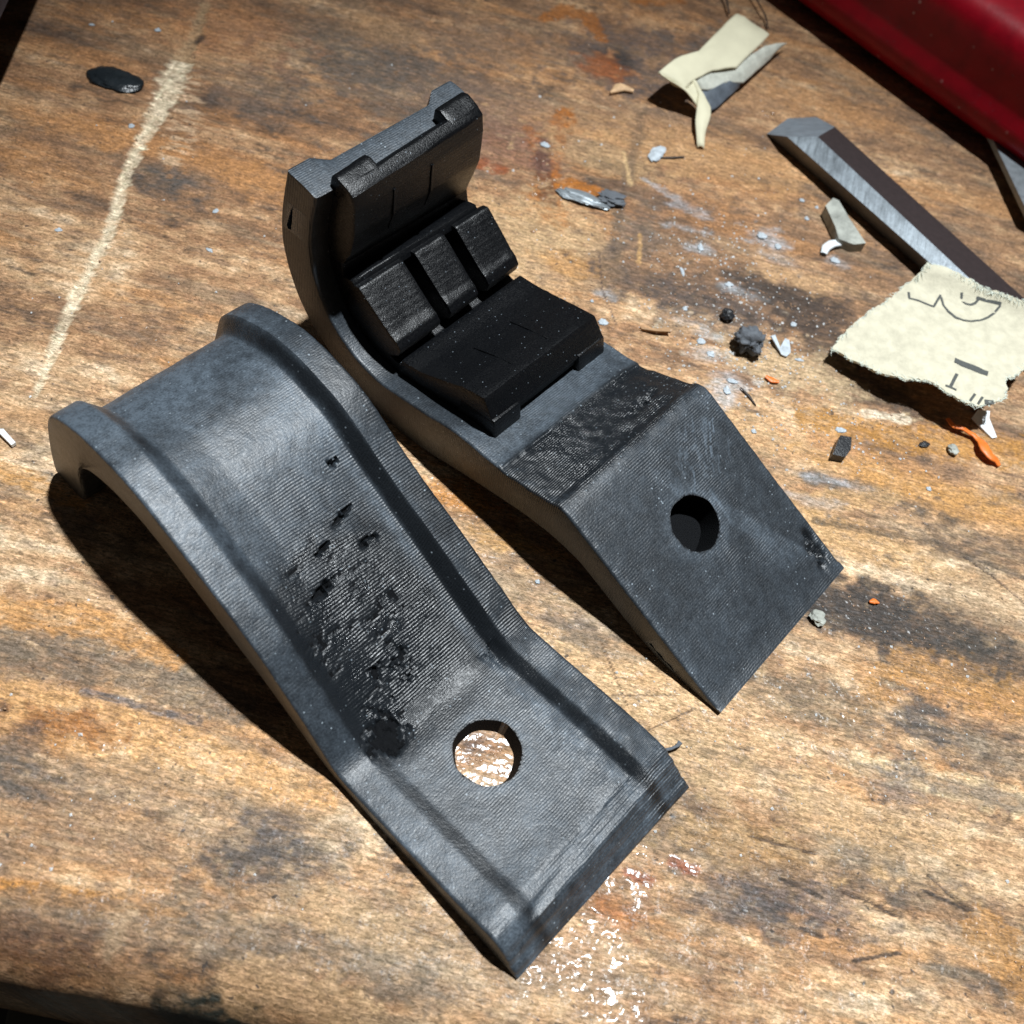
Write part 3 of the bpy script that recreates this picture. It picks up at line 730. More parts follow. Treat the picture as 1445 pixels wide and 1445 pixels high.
    lines = .15 + .8 * sst(48, 40, s) * sst(3, 12, W_) + .25 * ch
    lines = lines * (1 - .75 * sst(26, 22, s) * sst(21, 15, W_))
    return amt, np.clip(np.stack([chalk, torn, lines], -1), 0, 1)
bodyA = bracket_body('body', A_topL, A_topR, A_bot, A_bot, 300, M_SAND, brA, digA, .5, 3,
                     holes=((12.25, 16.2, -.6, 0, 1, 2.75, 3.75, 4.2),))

# ---- far bracket: the same print turned over
B_O = (26.33, 46.65, 0.0); B_YAW = math.radians(60.57)
brB = empty('printed_bracket', B_O, B_YAW)
tag(brB, 'matte black printed bracket turned over, its curl rising behind and a dark hole in front', 'bracket', 'black plastic brackets')
B_topL = [(-.1, .75), (1.2, 1.0), (10, 4.7), (20, 9.05), (24.4, 10.9), (26, 10.75), (28.1, 10.1), (32, 9.3), (34, 8.7), (38, 8.7), (41, 8.3), (44.5, 7.2), (47, 6.7), (51.6, 5.7), (55.3, 6.2), (58.1, 7.7), (60.1, 9.5), (61.6, 12.1), (62.6, 14.6), (63, 17.5), (62.7, 21), (61.8, 25.2)]
B_topR = [(0, .6), (1.2, 1.0), (10, 4.8), (20, 9.2), (24.5, 11.2), (26, 10.8), (28.5, 9.7), (32, 8.1), (34.5, 7.1), (38, 6.6), (41, 6.2), (44.5, 5.8), (47, 5.4), (51.6, 5.2), (55.3, 6.0), (58.1, 7.7), (60.1, 9.5), (61.6, 12.1), (62.6, 14.6), (63, 17.5), (62.7, 21), (61.9, 25.0)]
B_bot = [(0, .15), (3, .03), (7.3, .05), (11, .9), (15, 2.5), (21, 4.9), (24.9, 5.2), (29, 4.7), (35, 3.2), (39.3, 2.0), (44, .5), (48.7, .03), (54, .5), (59, 2.5), (63.4, 5.7), (65.4, 8.3), (66.9, 11.8), (67.7, 15.4), (67.6, 18.5), (67.1, 21.7), (66.6, 24), (66.2, 25.8)]
def digB(T, wv, nt):
    s, z = T[:, 0], T[:, 1]; W_ = np.full_like(s, wv)
    band = sst(24.0, 25.8 + .0 * s, s + 1.6 * (fbm(s / 2, W_ / 2, 315, 3) - .5)) * sst(33.6, 32.9, s)
    n = fbm(s / .7, W_ / .9, 301, 5, .65)
    amt = band * .09 * (n - .45) + .05 * (fbm(s / 2, W_ / 2, 303, 3) - .5)
    amt = amt + .8 * g(s, 28.6, .35) * g(W_, 18.4, 1.4) * sst(.35, .5, n)
    amt = amt + .35 * sst(21.5, 24, W_) * sst(24, 27, s) * sst(37, 33, s)
    amt = amt + .38 * sst(25.2, 26.4, s) * sst(33.3, 33.0, s) * (.7 + .6 * fbm(s, W_, 313, 3))
    cor = sst(.48, .56, n) * g(s, 3.2, 1.1) * g(W_, 23.2, .7) + g(s, 5.2, .6) * g(W_, 23.8, .35)
    amt = amt + .75 * cor
    amt = amt + .30 * sst(39, 41, s) * sst(61, 58, s) * sst(3, 4, W_) * 0
    cb = fbm(s / 6, W_ / 6, 305, 5, .6)
    chalk = .17 + .26 * (cb - .5) + .20 * (fbm(s / 1.8, W_ / 1.8, 306, 4, .6) - .5)
    chalk = np.where(s > 25, chalk - .06, chalk) + .10 * (g(W_, .5, .4) + g(W_, W - .5, .4))
    # scuffed lighter strokes on the plate
    stroke = sst(1.5, .8, np.abs((W_ - 16.5) + .55 * (s - 13))) * sst(3, 6, s) * sst(22, 17, s)
    stroke = np.maximum(stroke, .8 * sst(2.2, 1.2, np.abs(W_ - 18.6 + .25 * (s - 8))) * sst(3.6, 5, s) * sst(9.5, 7.5, s))
    chalk = chalk + .19 * stroke * (.5 + cb)
    chalk = chalk + .30 * sst(33, 34, s) * sst(41, 38, s) * 1.0
    pd, qd = W_ - s, (W_ + s) / 2
    sc1 = sst(.60, .66, fbm(pd / .28, qd / 3.5, 307, 3, .6)) * sst(.35, .6, g(W_, 19.5, 3.0) * g(s, 19.8, 2.6))
    sc2 = np.maximum(sst(.20, .10, np.abs(pd - .9)) * sst(18.6, 19.2, qd) * sst(22.0, 21.4, qd), sst(.16, .08, np.abs(pd - 1.5)) * sst(20, 20.4, qd) * sst(22.4, 22, qd))
    sc2 = np.maximum(sc2, sst(.14, .08, np.abs(pd + 2.4)) * sst(15.6, 16, qd) * sst(17.6, 17.2, qd))
    chalk = chalk + .34 * sc1 + 1.1 * sc2 * sst(.3, .5, fbm(qd / .5, pd / .3, 308, 2))
    hole = np.hypot(W_ - 12.25, (s - 14.8) * 1.05)
    chalk = chalk + .18 * g(hole, 3.6, .7) + .35 * sst(.54, .66, fbm(s / .6, W_ / .6, 311, 4, .65)) * g(s, 19.5, 2.2) * g(W_, 17, 3.4) + .6 * g(np.abs(W_ - 16.2 - .1 * (s - 13)), 0, .16) * g(s, 14.5, 1.0)
    torn = band * (.45 + .5 * n) * sst(8, 12, W_ + 6) + .15 + .6 * np.clip(cor, 0, 1)
    chalk = chalk - .6 * np.clip(cor, 0, 1) - .22 * band * (.5 + sst(.4, .6, n))
    lines = .14 + .7 * band + .35 * sst(4, 14, W_) * sst(.42, .6, cb)
    return amt, np.clip(np.stack([chalk, torn, lines], -1), 0, 1)
def underB(B, wv):
    s = B[:, 0]
    lin = lambda a, b: min(1, max(0, (wv - a) / (b - a)))
    r = min(lin(3.2, 5.0), lin(W - 3.2, W - 5.0))
    return 1.3 * r * sst(46, 54, s)
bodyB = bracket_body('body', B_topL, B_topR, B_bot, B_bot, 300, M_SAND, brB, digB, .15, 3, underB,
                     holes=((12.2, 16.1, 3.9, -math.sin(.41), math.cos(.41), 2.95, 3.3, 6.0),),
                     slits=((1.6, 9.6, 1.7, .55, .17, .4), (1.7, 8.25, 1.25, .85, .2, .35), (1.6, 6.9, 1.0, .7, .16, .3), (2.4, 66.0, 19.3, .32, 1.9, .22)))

# ---- glossy grip insert in the curl of the far bracket
def prism(name, prof, w0, w1, mat, parent, bev=.22, sub=0.45, amp=.10, seed=1, prof1=None):
    """outline in (s, z) pulled across w, edges broken and surface uneven"""
    bm = bmesh.new()
    a = [bm.verts.new((w0, p[0], p[1])) for p in prof]; b = [bm.verts.new((w1, p[0], p[1])) for p in (prof1 or prof)]
    n = len(prof)
    bm.faces.new(a); bm.faces.new(b[::-1])
    for i in range(n): bm.faces.new((a[i], b[i], b[(i + 1) % n], a[(i + 1) % n]))
    bmesh.ops.recalc_face_normals(bm, faces=bm.faces)
    if bev: bmesh.ops.bevel(bm, geom=bm.edges[:], offset=bev, segments=2, affect='EDGES', profile=.6, clamp_overlap=True)
    bmesh.ops.triangulate(bm, faces=[f for f in bm.faces if len(f.verts) > 4])
    for _ in range(3):
        es = [e for e in bm.edges if e.calc_length() > sub * 2]
        if not es: break
        bmesh.ops.subdivide_edges(bm, edges=es, cuts=1, use_grid_fill=True)
        bmesh.ops.triangulate(bm, faces=[f for f in bm.faces if len(f.verts) > 4])
    co = np.array([v.co for v in bm.verts])
    dx = fbm(co[:, 0] / .9 + 3, co[:, 1] / .9 + co[:, 2] / .7, seed, 3) - .5
    dz = fbm(co[:, 0] / 1.1 - 7, co[:, 2] / .9 - co[:, 1] / .8, seed + 9, 3) - .5
    for v, p, q in zip(bm.verts, dx, dz):
        v.co.y += amp * 1.6 * p; v.co.z += amp * 1.6 * q
        v.co *= MM
    me = bpy.data.meshes.new(name); bm.to_mesh(me); bm.free()
    return finish(name, me, mat, parent, True, 38)

ins = prism('grip_insert', [(37.5, 8.2), (44.5, 6.6), (51.6, 4.9), (55.6, 5.5), (58.6, 7.4), (60.6, 9.4), (62.2, 12.4), (63.2, 17.5), (62.6, 24.5), (61.2, 24.2), (61.4, 18), (60.3, 13.6), (58.4, 10.4), (55.6, 8.2), (51.6, 7.2), (45, 8.8), (38.5, 10.2)], 3.1, 22.9, M_GLOSS, brB, .12, .9, .06, 401)
ins['label'] = 'glossier black insert of ridged blocks lining the curl'
I0, I1 = 3.0, 23.0
def lerp_prof(a, b, f): return [(p[0] * (1 - f) + q_[0] * f, p[1] * (1 - f) + q_[1] * f) for p, q_ in zip(a, b)]
def block(name, pl, pr, w0, w1, bev, sub, amp, seed):
    f0, f1 = (w0 - I0) / (I1 - I0), (w1 - I0) / (I1 - I0)
    return prism(name, lerp_prof(pl, pr, f0), w0, w1, M_GLOSS, ins, bev, sub, amp, seed, lerp_prof(pl, pr, f1))
# base block with two feet
bL = [(36.9, 10.4), (38.8, 13.2), (42, 12.2), (44.8, 10.6), (48, 9.0), (50.9, 8.3), (51, 7), (48, 6.6), (44, 7.8), (40, 9.2)]
bR = [(37.4, 8.8), (39.5, 11.1), (42.5, 10.4), (45, 9.7), (48, 9.0), (50.9, 8.6), (51, 7), (48, 6.3), (44, 6.8), (40, 7.6)]
block('base_block', bL, bR, I0, I1, .3, .5, .09, 411)
fL = [(36.3, 8.5), (36.9, 10.9), (42, 10.4), (42, 7.0), (39, 7.4)]; fR = [(36.9, 6.9), (37.5, 9.2), (42, 8.8), (42, 5.4), (39, 6.0)]
block('foot', fL, fR, I0, I0 + 4.4, .25, .5, .10, 412)
block('foot', fL, fR, I1 - 5.0, I1, .25, .5, .10, 413)
rL = [(40.6, 12.75), (43, 11.75), (46, 10.15), (46, 9.9), (43, 11.4), (40.6, 12.4)]; rR = [(40.6, 10.95), (43, 10.45), (46, 9.6), (46, 9.3), (43, 10.1), (40.6, 10.5)]
for (a, b) in ((9.4, 9.8), (15.6, 15.95)):               # shallow ribs on the base
    block('rib', rL, rR, a, b, .05, .5, .05, 414)
mp = [(58.5, 13.9), (57.8, 14.15), (57.0, 13.6), (52.8, 10.9), (51.8, 10.5), (51.0, 9.7), (51.3, 8.6), (54, 6.4), (60, 9.6), (60.3, 11.6)]
mq = [(57.9, 14.5), (57.2, 14.7), (56.4, 14.1), (52.8, 11.3), (52.0, 10.9), (51.3, 10.1), (51.5, 9.0), (54, 6.6), (60, 9.8), (60.1, 12)]
for k, (a, b) in enumerate(((I0, 9.5), (11.2, 15.9), (17.6, I1))):
    block('middle_block', mp, mq, a, b, .22, .45, .08, 420 + k)
block('ledge', [(58.2, 13.4), (58.9, 14.3), (59.9, 14.0), (61.2, 13.4), (60.8, 11.8), (59.4, 11.2)], [(57.6, 14.0), (58.3, 14.9), (59.3, 14.6), (61.2, 13.6), (60.8, 11.8), (59.2, 11.6)], I0, I1 - 1.0, .15, .6, .06, 430)
# top block: narrow in the middle, tabs at both ends
tL = [(59.0, 26.0), (60.2, 26.6), (61.0, 26.2), (61.8, 23.5), (62.8, 17.5), (61.8, 15.2), (60.4, 15.6), (59.3, 17.8), (58.7, 21), (58.7, 24.4)]
tR = [(59.8, 26.0), (61.0, 26.7), (61.8, 26.3), (62.2, 23.5), (62.8, 17.5), (62.0, 13.8), (60.8, 14.4), (60.0, 17.6), (59.4, 20), (59.5, 24)]
block('end_block', tL, tR, I0, I1, .32, .5, .10, 431)
block('tab', [(59.8, 26.45), (61.4, 26.9), (62.2, 26.7), (62.5, 25.3), (61.6, 24.4), (59.8, 24.8)], [(60.4, 26.5), (62.4, 27.1), (63.3, 26.9), (63.4, 25.4), (62.2, 24.6), (60.4, 24.8)], I0, I0 + 4.8, .28, .5, .09, 432)
block('tab', [(59.8, 26.45), (61.4, 26.9), (62.2, 26.7), (62.5, 25.3), (61.6, 24.4), (59.8, 24.8)], [(60.5, 26.5), (62.3, 27.1), (63.2, 26.9), (63.3, 25.4), (62.2, 24.6), (60.5, 24.8)], I1 - 4.6, I1, .28, .5, .09, 433)
for a, b in ((8.6, 8.95), (14.4, 14.75)):
    block('rib', [(58.6, 24.2), (58.5, 21), (59.2, 18.2), (59.6, 18.6), (59.1, 21), (59.1, 24)], [(59.3, 24), (59.2, 20.2), (59.8, 18), (60.2, 18.4), (59.8, 20.4), (59.8, 23.8)], a, b, .05, .5, .04, 435)

# ------------------------------------------------------------------ things lying around
def extrude_poly(name, top, thick, mat, parent=None, angle=35, down=(0, 0, -1)):
    """a slab under a list of 3-D outline points"""
    n = len(top); top = [np.asarray(p, float) for p in top]; dn = np.asarray(down, float) * thick
    V = top + [p + dn for p in top]
    F = [tuple(range(n)), tuple(range(2 * n - 1, n - 1, -1))] + [(i, i + n, (i + 1) % n + n, (i + 1) % n) for i in range(n)]
    o = mesh_obj(name, V, F, mat, parent, True, angle)
    bm = bmesh.new(); bm.from_mesh(o.data); bmesh.ops.recalc_face_normals(bm, faces=bm.faces)
    bmesh.ops.triangulate(bm, faces=[f for f in bm.faces if len(f.verts) > 4]); bm.to_mesh(o.data); bm.free()
    return o

# ---- steel bar with a ground tip
def ext(p, q, k): return p + (q - p) * k
l0 = (at(1082, 189, .15), at(1298, 378, .15)); l1 = (at(1111, 193, 3.0), at(1318, 376, 3.0))
l2 = (at(1154, 193, 3.9), at(1381, 405, 3.9)); l3 = (at(1178, 179, 2.4), at(1445, 421, 2.4))
K = 1.75
bar = empty('steel_bar', (l0[0] + l3[1]) / 2 * np.array([1, 1, 0]))
tag(bar, 'long steel bar with one bright face and a dark tip, under the torn paper', 'metal bar')
off = (l0[0] + l3[1]) / 2 * np.array([1, 1, 0])
def barquad(name, a, b, mat, n=40):
    pa = [ext(a[0], a[1], t) for t in np.linspace(0, K, n)]; pb = [ext(b[0], b[1], t) for t in np.linspace(0, K, n)]
    ms = np.linspace(0, 1, 6)
    P = np.array([[x * (1 - t) + y * t for t in ms] for x, y in zip(pa, pb)]) - off
    return grid_mesh(name, P, mat, bar)
l4 = (l3[0] + np.array([.3, .8, -2.3]), l3[1] + np.array([.3, .8, -2.3]))
barquad('side_face', l0, l1, M_DARKSTEEL); barquad('bevel_face', l1, l2, M_BEVEL); barquad('top_face', l2, l3, M_BROWN); barquad('back_face', l3, l4, M_BROWN); barquad('under_face', l4, l0, M_BROWN)
tipc = [l0[0], l1[0], l2[0], l3[0], at(1152, 165, 1.0), at(1112, 167, .4)]
tp = mesh_obj('ground_tip', [p - off for p in tipc] + [np.mean(tipc, 0) + np.array([0, 0, .25]) - off, l4[0] - off, at(1100, 178, .05) - off],
              [(0, 1, 6), (1, 2, 6), (2, 3, 6), (3, 4, 6), (4, 5, 6), (5, 0, 6), (3, 7, 4), (5, 8, 0)], M_GRIND, bar, True, 80)

# ---- torn scrap of printed paper
def z3(x, y): return 1045 + .2768 * x, 370 + .2768 * y
outl = [(505, 385), (540, 330), (580, 300), (640, 255), (690, 220), (735, 200), (790, 160), (850, 105), (905, 70), (930, 40), (1020, 60), (1130, 120), (1220, 165), (1290, 190), (1380, 220), (1450, 232), (1520, 300), (1530, 420), (1480, 510), (1430, 560), (1390, 590), (1330, 620), (1345, 660), (1330, 705), (1280, 735), (1200, 745), (1150, 730), (1060, 680), (990, 630), (920, 600), (850, 590), (790, 560), (720, 525), (660, 480), (600, 450), (560, 415)]
PZ = 4.7
out2 = np.array([at(*z3(*p), PZ)[:2] for p in outl])
pc = out2.mean(0)
def paper_z(x, y):
    """height of the crumpled scrap"""
    lt = at(*z3(505, 385), PZ); tr = at(*z3(1290, 190), PZ); bt = at(*z3(1250, 740), PZ)
    z = 4.6 + .8 * g(np.hypot(x - bt[0], y - bt[1]), 0, 7) - 2.0 * g(np.hypot(x - lt[0], y - lt[1]), 0, 6)
    z = z + .7 * (fbm(x / 7, y / 7, 501, 3) - .5) + .45 * (np.abs(fbm(x / 4, y / 4, 503, 3) - .5) * 2 - .3)
    tl = at(*z3(930, 40), PZ)
    d, _ = seg_dist(np.asarray(x, float), np.asarray(y, float), tl, at(*z3(1450, 232), PZ))
    return z + 1.5 * sst(3.2, 0, d)
def ragged(poly, step, amp, seed):
    res = []
    n = len(poly)
    for i in range(n):
        a, b = poly[i], poly[(i + 1) % n]; L_ = np.hypot(*(b - a)); k = max(1, int(L_ / step))
        nn = np.array([-(b - a)[1], (b - a)[0]]) / max(L_, 1e-6)
        for j in range(k):
            p = a + (b - a) * j / k
            res.append(p + nn * amp * (2 * float(vn(np.array(p[0] * 3.1), np.array(p[1] * 3.1 + i), seed)) - 1))
    return res
def sheet(name, poly, zf, thick, mat, parent, step=.8, amp=.22, seed=1):
    rim = ragged(np.asarray(poly), .35, amp, seed)
    inner = []
    P = np.asarray(poly); mn = P.min(0); mx = P.max(0)
    def inside(p):
        c = False; j = len(rim) - 1
        for i in range(len(rim)):
            if (rim[i][1] > p[1]) != (rim[j][1] > p[1]) and p[0] < (rim[j][0] - rim[i][0]) * (p[1] - rim[i][1]) / (rim[j][1] - rim[i][1]) + rim[i][0]: c = not c
            j = i
        return c
    for yy in np.arange(mn[1], mx[1], step):
        for xx in np.arange(mn[0], mx[0], step):
            if inside((xx, yy)): inner.append(np.array([xx, yy]) + rng.uniform(-.1, .1, 2))
    allp = [Vector(tuple(p)) for p in rim] + [Vector(tuple(p)) for p in inner]
    nr = len(rim)
    vs, es, fs, *_ = geometry.delaunay_2d_cdt(allp, [(i, (i + 1) % nr) for i in range(nr)], [], 1, 1e-5)
    co = np.array([(v.x, v.y) for v in vs]); z = zf(co[:, 0], co[:, 1])
    n = len(co)
    V = [(p[0], p[1], q) for p, q in zip(co, z)] + [(p[0], p[1], q - thick) for p, q in zip(co, z)]
    F = [tuple(f) for f in fs] + [tuple(i + n for i in reversed(f)) for f in fs]
    cnt = {}
    for f in fs:
        for i in range(len(f)):
            e = (f[i], f[(i + 1) % len(f)]); cnt[e] = 1
    for (a, b) in list(cnt):
        if (b, a) not in cnt: F.append((b, a, a + n, b + n))
    return mesh_obj(name, V, F, mat, parent, True, 60)
pap = empty('torn_paper', (pc[0], pc[1], 0))
tag(pap, 'torn scrap of yellowed paper with grey printed marks, lying over the steel bar', 'paper scrap')
POFF = np.array([pc[0], pc[1]])
sheet('sheet', out2 - POFF, lambda x, y: paper_z(x + POFF[0], y + POFF[1]), .35, M_PAPER, pap, .8, .25, 511)
# fibres along the torn edge
fv, ff = [], []
edge = ragged(out2, .12, .2, 513)
for i, p in enumerate(edge):
    q_ = edge[(i + 1) % len(edge)]; d_ = q_ - p; l_ = np.hypot(*d_)
    if l_ < 1e-6: continue
    nn = np.array([d_[1], -d_[0]]) / l_
    for _ in range(3):
        ln_ = rng.uniform(.25, 1.3); an = rng.normal(0, .7)
        dr = np.array([nn[0] * math.cos(an) - nn[1] * math.sin(an), nn[0] * math.sin(an) + nn[1] * math.cos(an)])
        z0 = float(paper_z(p[0], p[1])) - rng.uniform(0, .3); st_ = p - dr * .15 - POFF
        wv = np.array([-dr[1], dr[0]]) * .035; mid_ = st_ + dr * ln_ * .6; en = st_ + dr * ln_ + rng.normal(0, .08, 2)
        b = len(fv)
        fv += [(*(st_ - wv), z0), (*(st_ + wv), z0), (*(mid_ + wv), z0 + .04), (*(mid_ - wv), z0 + .06), (*en, z0 + rng.uniform(-.2, .1))]
        ff += [(b, b + 1, b + 2, b + 3), (b + 3, b + 2, b + 4)]
fo = mesh_obj('torn_fibres', fv, ff, M_FIBRE, pap, True, 180); fo['kind'] = 'stuff'
def ink(name, pts, width):
    """a printed stroke laid on the paper"""
    p = [at(*z3(*q_), PZ)[:2] for q_ in pts]
    pp = resample(p, max(6, len(p) * 8)); tn = np.gradient(pp, axis=0); tn /= np.hypot(tn[:, 0], tn[:, 1])[:, None]
    nn = np.stack([-tn[:, 1], tn[:, 0]], -1) * width / 2
    rows = []
    for s_ in (-1, 0, 1):
        e = pp + nn * s_; rows.append(np.column_stack([e - POFF, paper_z(e[:, 0], e[:, 1]) + .05]))
    return grid_mesh(name, np.stack(rows, 1), M_INK, pap)
ink('printed_outline', [(858, 150), (862, 182), (985, 226), (1022, 165)], .32)
ink('printed_circle', [(1024, 175), (1035, 215), (1060, 252), (1095, 280), (1135, 298), (1175, 303), (1220, 298), (1260, 282), (1292, 260), (1316, 232)], .32)
ink('printed_circle', [(1120, 165), (1128, 190), (1150, 208), (1175, 214), (1197, 208), (1212, 192)], .34)
ink('printed_rule', [(1195, 190), (1255, 210), (1318, 228)], .34)
ink('printed_bar', [(1085, 507), (1168, 543), (1250, 582)], 1.05)
ink('printed_mark', [(1095, 580), (1060, 648)], .42)
ink('printed_mark', [(1035, 640), (1092, 662)], .30)
ink('printed_mark', [(1180, 690), (1158, 722)], .34); ink('printed_mark', [(1218, 706), (1198, 738)], .34)
ink('printed_mark', [(1230, 728), (1275, 735)], .62)

# ---- folded piece of cream tape
def zt(x, y): return 900 + .1592 * x, .1592 * y
tape = empty('tape_scrap', at(1010, 95) * np.array([1, 1, 0]))
TOFF = at(1010, 95) * np.array([1, 1, 0])
tag(tape, 'folded scrap of cream masking tape with a twisted tail, beyond the far bracket', 'tape')
def patch(name, A, B, mat, n=14, sag=0.0, rag=0.0, seed=0, by_index=False):
    """a ruled strip between two lines of (photo x, photo y, height) points"""
    a = np.array([at(*zt(p[0], p[1]), p[2]) for p in A]); b = np.array([at(*zt(p[0], p[1]), p[2]) for p in B])
    def rs(p):
        s = np.arange(len(p)) if by_index else np.r_[0, np.cumsum(np.linalg.norm(np.diff(p, axis=0), axis=1))]; t = np.linspace(0, s[-1], n)
        return np.stack([np.interp(t, s, p[:, i]) for i in range(3)], -1)
    a, b = rs(a), rs(b); ts = np.linspace(0, 1, n)
    P = a[:, None] * (1 - ts)[None, :, None] + b[:, None] * ts[None, :, None]
    P[..., 2] += sag * np.sin(np.pi * ts)[None, :] + .55 * (fbm(P[..., 0] / 1.8, P[..., 1] / 1.8, 601 + seed, 3) - .5)
    if rag: P[:, -1, :2] += rag * (rng.random((n, 2)) - .5)
    P = P - TOFF
    o = grid_mesh(name, P, mat, tape)
    md = o.modifiers.new('thick', 'SOLIDIFY'); md.thickness = .18 * MM; md.offset = -1
    return o
patch('fold', [(180, 640, 5.0), (330, 515, 4.9), (540, 450, 4.5), (700, 285, 4.5), (870, 120, 4.6)], [(410, 790, 4.0), (490, 715, 3.9), (665, 620, 3.7), (880, 595, 3.6), (1165, 310, 4.0)], M_TAPE, 17, .35, 0, 1, True)
patch('flap', [(470, 690, 3.4), (640, 560, 3.4), (860, 575, 3.4), (1130, 400, 3.2), (1330, 375, 1.6)], [(560, 800, 2.6), (640, 800, 2.4), (800, 720, 2.2), (930, 740, 1.6), (1200, 500, 1.2)], M_TAPE2, 16, .3, 0, 2)
patch('dirty_flap', [(560, 800, 2.6), (660, 790, 2.4), (800, 715, 2.2), (910, 740, 1.7)], [(600, 940, 1.2), (640, 990, .8), (700, 960, .7), (900, 770, .9)], M_TAPE3, 14, .1, 0, 3)
patch('tail', [(480, 720, 3.6), (540, 830, 3.0), (525, 950, 2.0), (510, 1080, 1.4), (520, 1200, .8), (530, 1310, .15)], [(520, 745, 3.4), (570, 840, 2.6), (640, 960, 1.6), (640, 1030, 1.5), (590, 1180, .8), (580, 1320, .15)], M_TAPE, 16, .35, 0, 4)
patch('fold_edge', [(180, 640, 5.1), (290, 720, 4.8), (410, 800, 4.0), (520, 950, 2.0)], [(410, 780, 4.05), (440, 770, 3.9), (480, 730, 3.5), (540, 830, 2.9)], M_TAPE, 12, -.3, 0, 5)

# ---- red case at the far right
def red_case():
    bmz, tpz = 6.0, 18.0
    b0, b1 = at(1160, 0, bmz), at(1445, 207, bmz); t0, t1 = at(1330, 0, tpz), at(1445, 100, tpz)
    d = (b1 - b0); d[2] = 0; d /= np.linalg.norm(d); nrm = np.array([-d[1], d[0], 0])         # away from the bench centre
    if nrm[1] < 0: nrm = -nrm
    base = b0
    # profile across: (distance away from the lower edge, height)
    tm = (t0 + t1) / 2; dist = (tm - base) @ nrm
    prof = [(45, .4), (6, .4), (2.2, 2.0), (.5, 4.4), (0, 5.6), (.25, 6.6), (1.0, 7.4), (1.3, 8.2), (1.2, 12.4), (1.3, 15.6), (1.7, 17.0), (2.6, 18.0), (4.0, 18.6), (8, 19.2), (22, 20.2), (45, 20.4)]
    p = np.array(prof); p = smooth_poly(p, 90, 1)
    ts = np.linspace(-45, 75, 60)
    P = np.array([[base * np.array([1, 1, 0]) + d * t + nrm * q_[0] + np.array([0, 0, q_[1]]) for q_ in p] for t in ts])
    c = np.array([P[..., 0].mean(), P[..., 1].mean(), 0])
    e = empty('red_case', c)
    tag(e, 'glossy dark red case with a rounded edge and dusty top at the far right corner', 'case')
    o = grid_mesh('shell', P - c, M_RED, e)
    for row, nm in ((0, 'end_wall'), (-1, 'end_wall')):
        V = P[row] - c; mesh_obj(nm, V, [tuple(range(len(V)))], M_RED, e, False)
    V = [P[0][0] - c, P[-1][0] - c, P[-1][-1] - c, P[0][-1] - c]
    mesh_obj('back_wall', V, [(0, 1, 2, 3)], M_RED, e, False)
    return e
red_case()

# ---- thin steel blade under the red case
bl = [at(1378, 150, 3.0), at(1413, 222, 3.0), at(1424, 245, 3.0), at(1450, 300, 3.0), at(1500, 330, 3.0), at(1540, 250, 3.0), at(1450, 170, 3.2)]
blade = extrude_poly('metal_strip', bl, .9, M_STEEL)
tag(blade, 'flat grey metal strip with a pointed end, poking out from under the red case', 'metal strip')

# ---- dark block at the far left corner that shades the bench
c0, c1 = at(0, 26, 10.0), at(12, 0, 10.0)
bd = (c1 - c0) / np.linalg.norm(c1 - c0); bn = np.array([-bd[1], bd[0], 0])
if bn[0] > 0: bn = -bn
bp = [(0, 10), (.6, 10.6), (.9, 12), (.9, 20), (2, 21.5), (34, 21.5), (34, .2), (18, .2), (15, 1.5), (1.2, 9.4)]
blk = empty('dark_block', c0 + bn * 20 - np.array([0, 0, 10])); bo_ = c0 + bn * 20 - np.array([0, 0, 10])
bP = np.array([[c0 * np.array([1, 1, 0]) + bd * t_ + bn * p_[0] + np.array([0, 0, p_[1]]) - bo_ for p_ in bp + bp[:1]] for t_ in np.linspace(-70, 60, 30)])
grid_mesh('shell', bP, M_BROWN, blk, 35)
for r_ in (0, -1): mesh_obj('end_wall', list(bP[r_][:-1]), [tuple(range(len(bp)))], M_BROWN, blk, False)
tag(blk, 'dark brown block just entering the far left corner, shading the bench', 'block')

# ---- chips, crumbs and shavings
def lump(name, px, py, size, mat, seed, flat=1.0, rz=0.0, amp=.5, sub=3, z=None, sharp=40):
    bm = bmesh.new(); bmesh.ops.create_icosphere(bm, subdivisions=sub, radius=1)
    co = np.array([v.co for v in bm.verts])
    n = fbm(co[:, 0] * 1.7 + seed, co[:, 1] * 1.7 + co[:, 2] * 1.9, seed, 4, .6)
    for v, k in zip(bm.verts, n):
        v.co *= 1 + amp * (2 * k - 1)
        v.co.x *= size[0]; v.co.y *= size[1]; v.co.z *= size[2] * flat
    zmin = min(v.co.z for v in bm.verts)
    for v in bm.verts: v.co *= MM
    me = bpy.data.meshes.new(name); bm.to_mesh(me); bm.free()
    o = finish(name, me, mat, None, True, sharp)
    c = at(px, py); o.location = (c[0] * MM, c[1] * MM, (-zmin * .9 + .02) * MM if z is None else z * MM); o.rotation_euler = (0, 0, rz)
    return o
